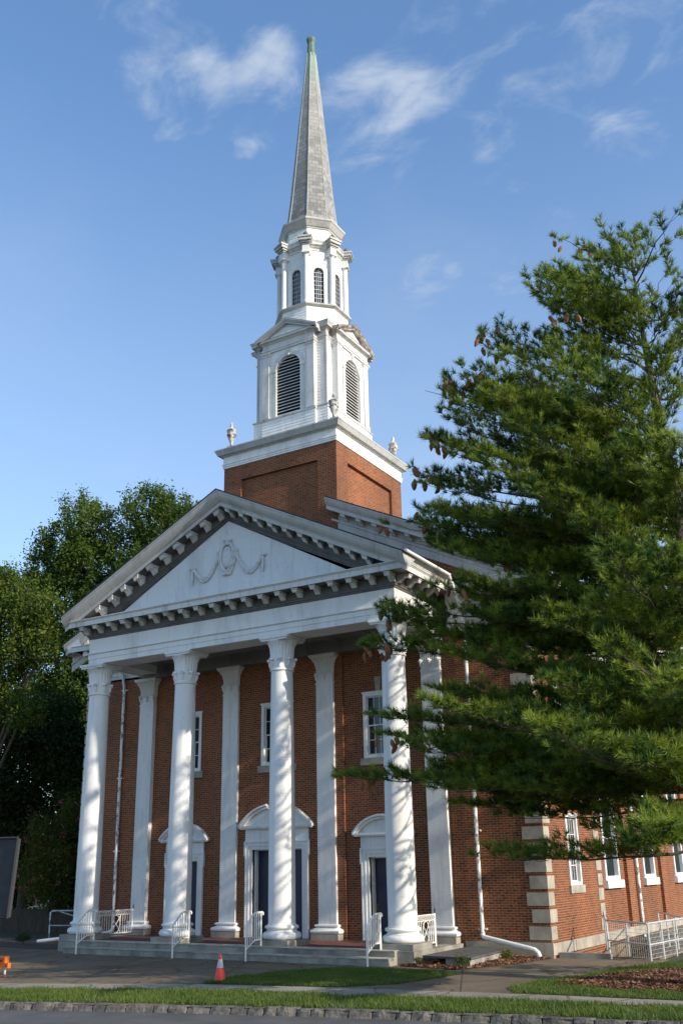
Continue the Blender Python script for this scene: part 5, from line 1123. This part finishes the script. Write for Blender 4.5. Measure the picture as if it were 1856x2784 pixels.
# white pine -------------------------------------------------------------------------
TIPS = [(12.77,-4.20,16.05,.45),(12.53,-1.80,18.9,.7),(14.02,-2.50,18.01,.8),(14.7,-2.2,17.9,1.0),(15.21,-2.40,16.9,1),(15.99,-3.00,15.4,.8),(13.17,-4.50,14.93,.45),(11.04,-4.40,14.80,.4),(12.14,-5.00,13.77,.4),(9.45,-4.60,13.69,.35),
(9.29,-4.20,12.53,.3),(8.67,-4.00,11.72,.25),(11.11,-5.00,12.86,.35),(8.00,-3.80,10.48,.2),(9.95,-5.00,10.10,.25),(7.68,-3.80,8.26,.1),(6.93,-4.00,7.30,.06),(9.93,-5.20,8.11,.1),(6.04,-3.40,4.12,0),(9.09,-4.40,3.84,-.02),(7.47,-3.60,5.05,.03),
(10.88,-4.00,8.98,.15),(11.91,-4.50,7.95,.12),(9.86,-3.80,9.60,.2),(8.34,-3.20,10.04,.2),(10.38,-4.50,6.86,.08),(9.79,-4.20,5.67,.05),(11.52,-5.00,6.21,.08),(12.60,-5.50,6.80,.1),(10.56,-4.50,4.31,0),(11.46,-5.00,3.44,-.03),(10.51,-4.60,14.03,.4),(10.09,-5.00,12.63,.35),(13.82,-4.00,15.38,.5),
(12.11,-2.00,17.51,.5),(12.82,-6.50,5.44,.1),(9.91,-3.60,3.55,-.03),(11.23,-4.50,3.5,-.03),(12.0,-3.60,4.3,-.0),(9.3,-3.2,3.3,-.02),(10.5,-3.5,3.8,0),(11.8,-4.2,4.4,0),(12.6,-3.2,4.6,0),(13.4,-4.6,4.3,0),(15.6,-2.5,16.0,.9),(16.3,-2.8,14.6,.7),(14.6,-3.2,16.5,.8),(13.5,-3.2,16.9,.7),(14.77,-7.30,2.3,-.12),(14.35,-7.50,3.9,-.05),(15.56,-8.00,4.90,0),(14.27,-7.50,5.82,.1),(15.48,-7.50,7.40,.2),(13.92,-6.50,8.75,.25),(12.36,-5.00,10.89,.3),(14.72,-6.00,10.39,.35),(13.87,-5.00,12.85,.45),(15.55,-5.00,12.81,.5),(15.91,-6.50,9.91,.4)]
PB = Vector((14.9, -2.45, GZ)); PH = 17.2
pine = thing('pine_tree', 'large white pine with brown cones in front of the right side of the church', 'tree', PB)
def trunk_at(z): t = (z-GZ)/(PH-GZ); return Vector((PB.x+.15*math.sin(t*5)-.1*t, PB.y+.1*math.sin(t*4), z))
b = MB(); zz = np.linspace(GZ-.1, PH, 16); b.tube([trunk_at(z) for z in zz], [max(.03, .34*(1-(z-GZ)/(PH-GZ))**.85) for z in zz], 12); b.build('trunk', M['bark'], pine, 60)
rp = random.Random(21); prim = [(Vector(t[:3]), t[3]) for t in TIPS]
for t in TIPS:
    for k in range(2 if t[1] < -2.7 else 1):
        q = Vector(t[:3]); q += (Vector((PB.x, PB.y, q.z))-q)*rp.uniform(.03, .26)+Vector((rp.gauss(0, .5), rp.gauss(-.1, .55), -abs(rp.gauss(0, .5)) if t[2] > 15 else rp.gauss(-.1, .5))); prim.append((q, t[3]+rp.gauss(0, .06)))
for k in range(12):     # boughs filling the side towards the street
    z = 3.8+9.5*(k+.5)/12; a = rp.uniform(3.5, 5.0); rlen = (7.2*(1-((z-2)/17.5))**.7+.6)*rp.uniform(.8, 1.05); prim.append((Vector((PB.x+math.cos(a)*rlen, PB.y+math.sin(a)*rlen, z)), .02+.35*z/18))
for k in range(18):     # boughs between the trunk and the church wall
    z = 4.4+8.5*(k+.5)/18; prim.append((Vector((rp.uniform(9.9, 12.8), rp.uniform(.5, 2.1), z)), .02+.3*z/18))
for k in range(14):      # branches to the right and behind
    a = rp.uniform(-.9, 2.3); z = 3.5+14*(k+.5)/14; rlen = (6.8*(1-((z-2)/17.5))**.7+.9)*rp.uniform(.75, 1.05)
    p = Vector((PB.x+math.cos(a)*rlen, PB.y+math.sin(a)*rlen, z))
    if p.x < 9.6 and p.y > .8: continue
    prim.append((p, .35*(z/18)+.02))
br_ = MB(); TP, TD = [], []; tipinfo = []
def bez(a, c, b_, t): return a*(1-t)**2+c*2*t*(1-t)+b_*t*t
for tip, asc in prim:
    hd = math.hypot(tip.x-PB.x, tip.y-PB.y); z0 = min(max(tip.z-asc*hd-.1, 1.6), PH-.6); a = trunk_at(z0); mid = (a+tip)/2+Vector((rp.uniform(-.3, .3), rp.uniform(-.3, .3), -.06*hd)); Lp = (tip-a).length
    n = max(6, int(Lp/.5)); pts = [bez(a, mid, tip, i/n)+Vector((rp.gauss(0, .04), rp.gauss(0, .04), rp.gauss(0, .03))) for i in range(n+1)]
    r0 = .014+.0052*Lp; br_.tube(pts, [r0*(1-.9*i/n) for i in range(n+1)], 6)
    tipinfo.append(pts[-1])
    s = .20; side_ = 1; cnt = 0
    while s < 1.001:
        p = bez(a, mid, tip, s); d = (bez(a, mid, tip, min(1, s+.02))-bez(a, mid, tip, max(0, s-.02))).normalized(); sd2 = Vector((d.y, -d.x, 0))
        sd2 = sd2.normalized() if sd2.length > .05 else Vector((1, 0, 0))
        front = p.y < -2.7; s_now = s; s += rp.uniform(.13, .21)/Lp*(.72 if front else 1.1); cnt += 1
        if (-2.0 if p.z < 7 else -2.6) < p.y < .1 and p.x < 17 and 1.0 < p.z < 15 and rp.random() < (.80 if s_now < .78 else .33): continue
        if math.sin(p.x*1.75+p.z*1.2)+math.sin(p.z*2.2+p.y*.9+1) > 1.42 and rp.random() < .8: continue
        if p.z > 11.5 and front and rp.random() < .28: continue
        l2 = (.30+.30*(1-s_now)*Lp*.8)*rp.uniform(.6, 1.15); l2 = min(l2, 1.9)
        side_ = -side_; dd = (d*rp.uniform(.55, .95)+sd2*side_*rp.uniform(.6, 1.0)+Vector((0, 0, rp.uniform(-.05, .45)))).normalized()
        if s_now > .985: dd = d
        q = p+dd*l2+Vector((0, 0, .10*l2)); m2 = p+dd*l2*.5-Vector((0, 0, .04*l2))
        if l2 > .35: br_.tube([p, m2, q], [.006+.003*l2, .005+.0015*l2, .003], 4, cap=False)
        nt_ = max(2, int(l2/.15))
        for i in range(nt_):
            u = (i+.6)/nt_
            if u < .18 and l2 > .6: continue
            c0 = bez(p, m2, q, u); pd_ = Vector((dd.y, -dd.x, 0)).normalized()*(1 if (i % 2) else -1)
            for rep in range(2):
                tdv = (dd*rp.uniform(.5, 1.0)+pd_*rp.uniform(.1, .9)*(1 if rep == 1 else -1)+Vector((0, 0, rp.uniform(.05, .75)))).normalized()
                tl = rp.uniform(.10, .36)*(1 if l2 > .5 else .7); TP.append(c0+tdv*tl); TD.append(tdv)
        TP.append(q); TD.append(dd)
br_.build('branches', M['bark'], pine, 60)
TP = np.array([tuple(p) for p in TP]); TD = np.array([tuple(p) for p in TD])
ok = ~((TP[:, 0] < 9.3) & (TP[:, 1] > 2.0)) & ~((TP[:, 0] < 7.4) & (TP[:, 1] > -1.05) & (TP[:, 2] > 8.6)) & (TP[:, 2] > 1.2)
TP, TD = TP[ok], TD[ok]
K = 24; n = len(TP)*K; base_p = np.repeat(TP, K, 0); ax = np.repeat(TD, K, 0)
d = ax*.72+rand_unit(n)*.66; d /= np.linalg.norm(d, axis=1, keepdims=True); d[:, 2] += .12
base_p = base_p-ax*RNG.uniform(0, .12, n)[:, None]; ln = RNG.uniform(.13, .215, n)[:, None]
s = np.cross(d, rand_unit(n)); s /= np.linalg.norm(s, axis=1, keepdims=True)+1e-9; wd = .0088
v = np.stack([base_p-s*wd, base_p+s*wd, base_p+d*ln], 1).reshape(-1, 3)
tr_rnd = np.repeat(np.clip(np.repeat(RNG.random(len(TP)), K)*.75+RNG.random(n)*.25, 0, 1), 3)
link('needles', np_mesh('needles', v, np.arange(3*n).reshape(-1, 3), tr_rnd), M['needle'], pine)
print('pine tufts', len(TP))
cm = MB(); cm.lathe([(.008, 0), (.022, -.02), (.036, -.05), (.040, -.08), (.034, -.12), (.022, -.155), (.006, -.175)], 9, mod=lambda r, z, a: r*(1+.22*math.sin(a*4+z*160)))
cone0 = None; nc = 0
order = [9, 10, 31, 1, 7, 11, 15, 16, 18, 13, 6, 17, 20, 21, 2, 14, 12, 33, 43, 34, 35, 46, 22]
for rep, ti in enumerate(order):
    tp = tipinfo[ti]; many = 9 if rep < 8 else 4 if rep < 17 else 2; hd = Vector((PB.x-tp.x, PB.y-tp.y, 0)).normalized()
    for k in range(many):
        if nc >= 98: break
        dd_ = np.linalg.norm(TP-np.array(tuple(tp)), axis=1); near = np.argsort(dd_)[:45]
        p = Vector(TP[near[rp.randrange(len(near))]])+Vector((rp.gauss(0, .05), rp.gauss(0, .05), rp.uniform(-.20, -.06)))
        if cone0 is None: c = cone0 = cm.build('pine_cone', M['cone'], pine, 50)
        else: c = cone0.copy(); COL.objects.link(c)
        c.location = p; c.rotation_euler = (rp.uniform(-.5, .5), rp.uniform(-.5, .5), rp.uniform(0, 6)); k_ = rp.uniform(1.25, 1.8); c.scale = (k_, k_, k_); nc += 1
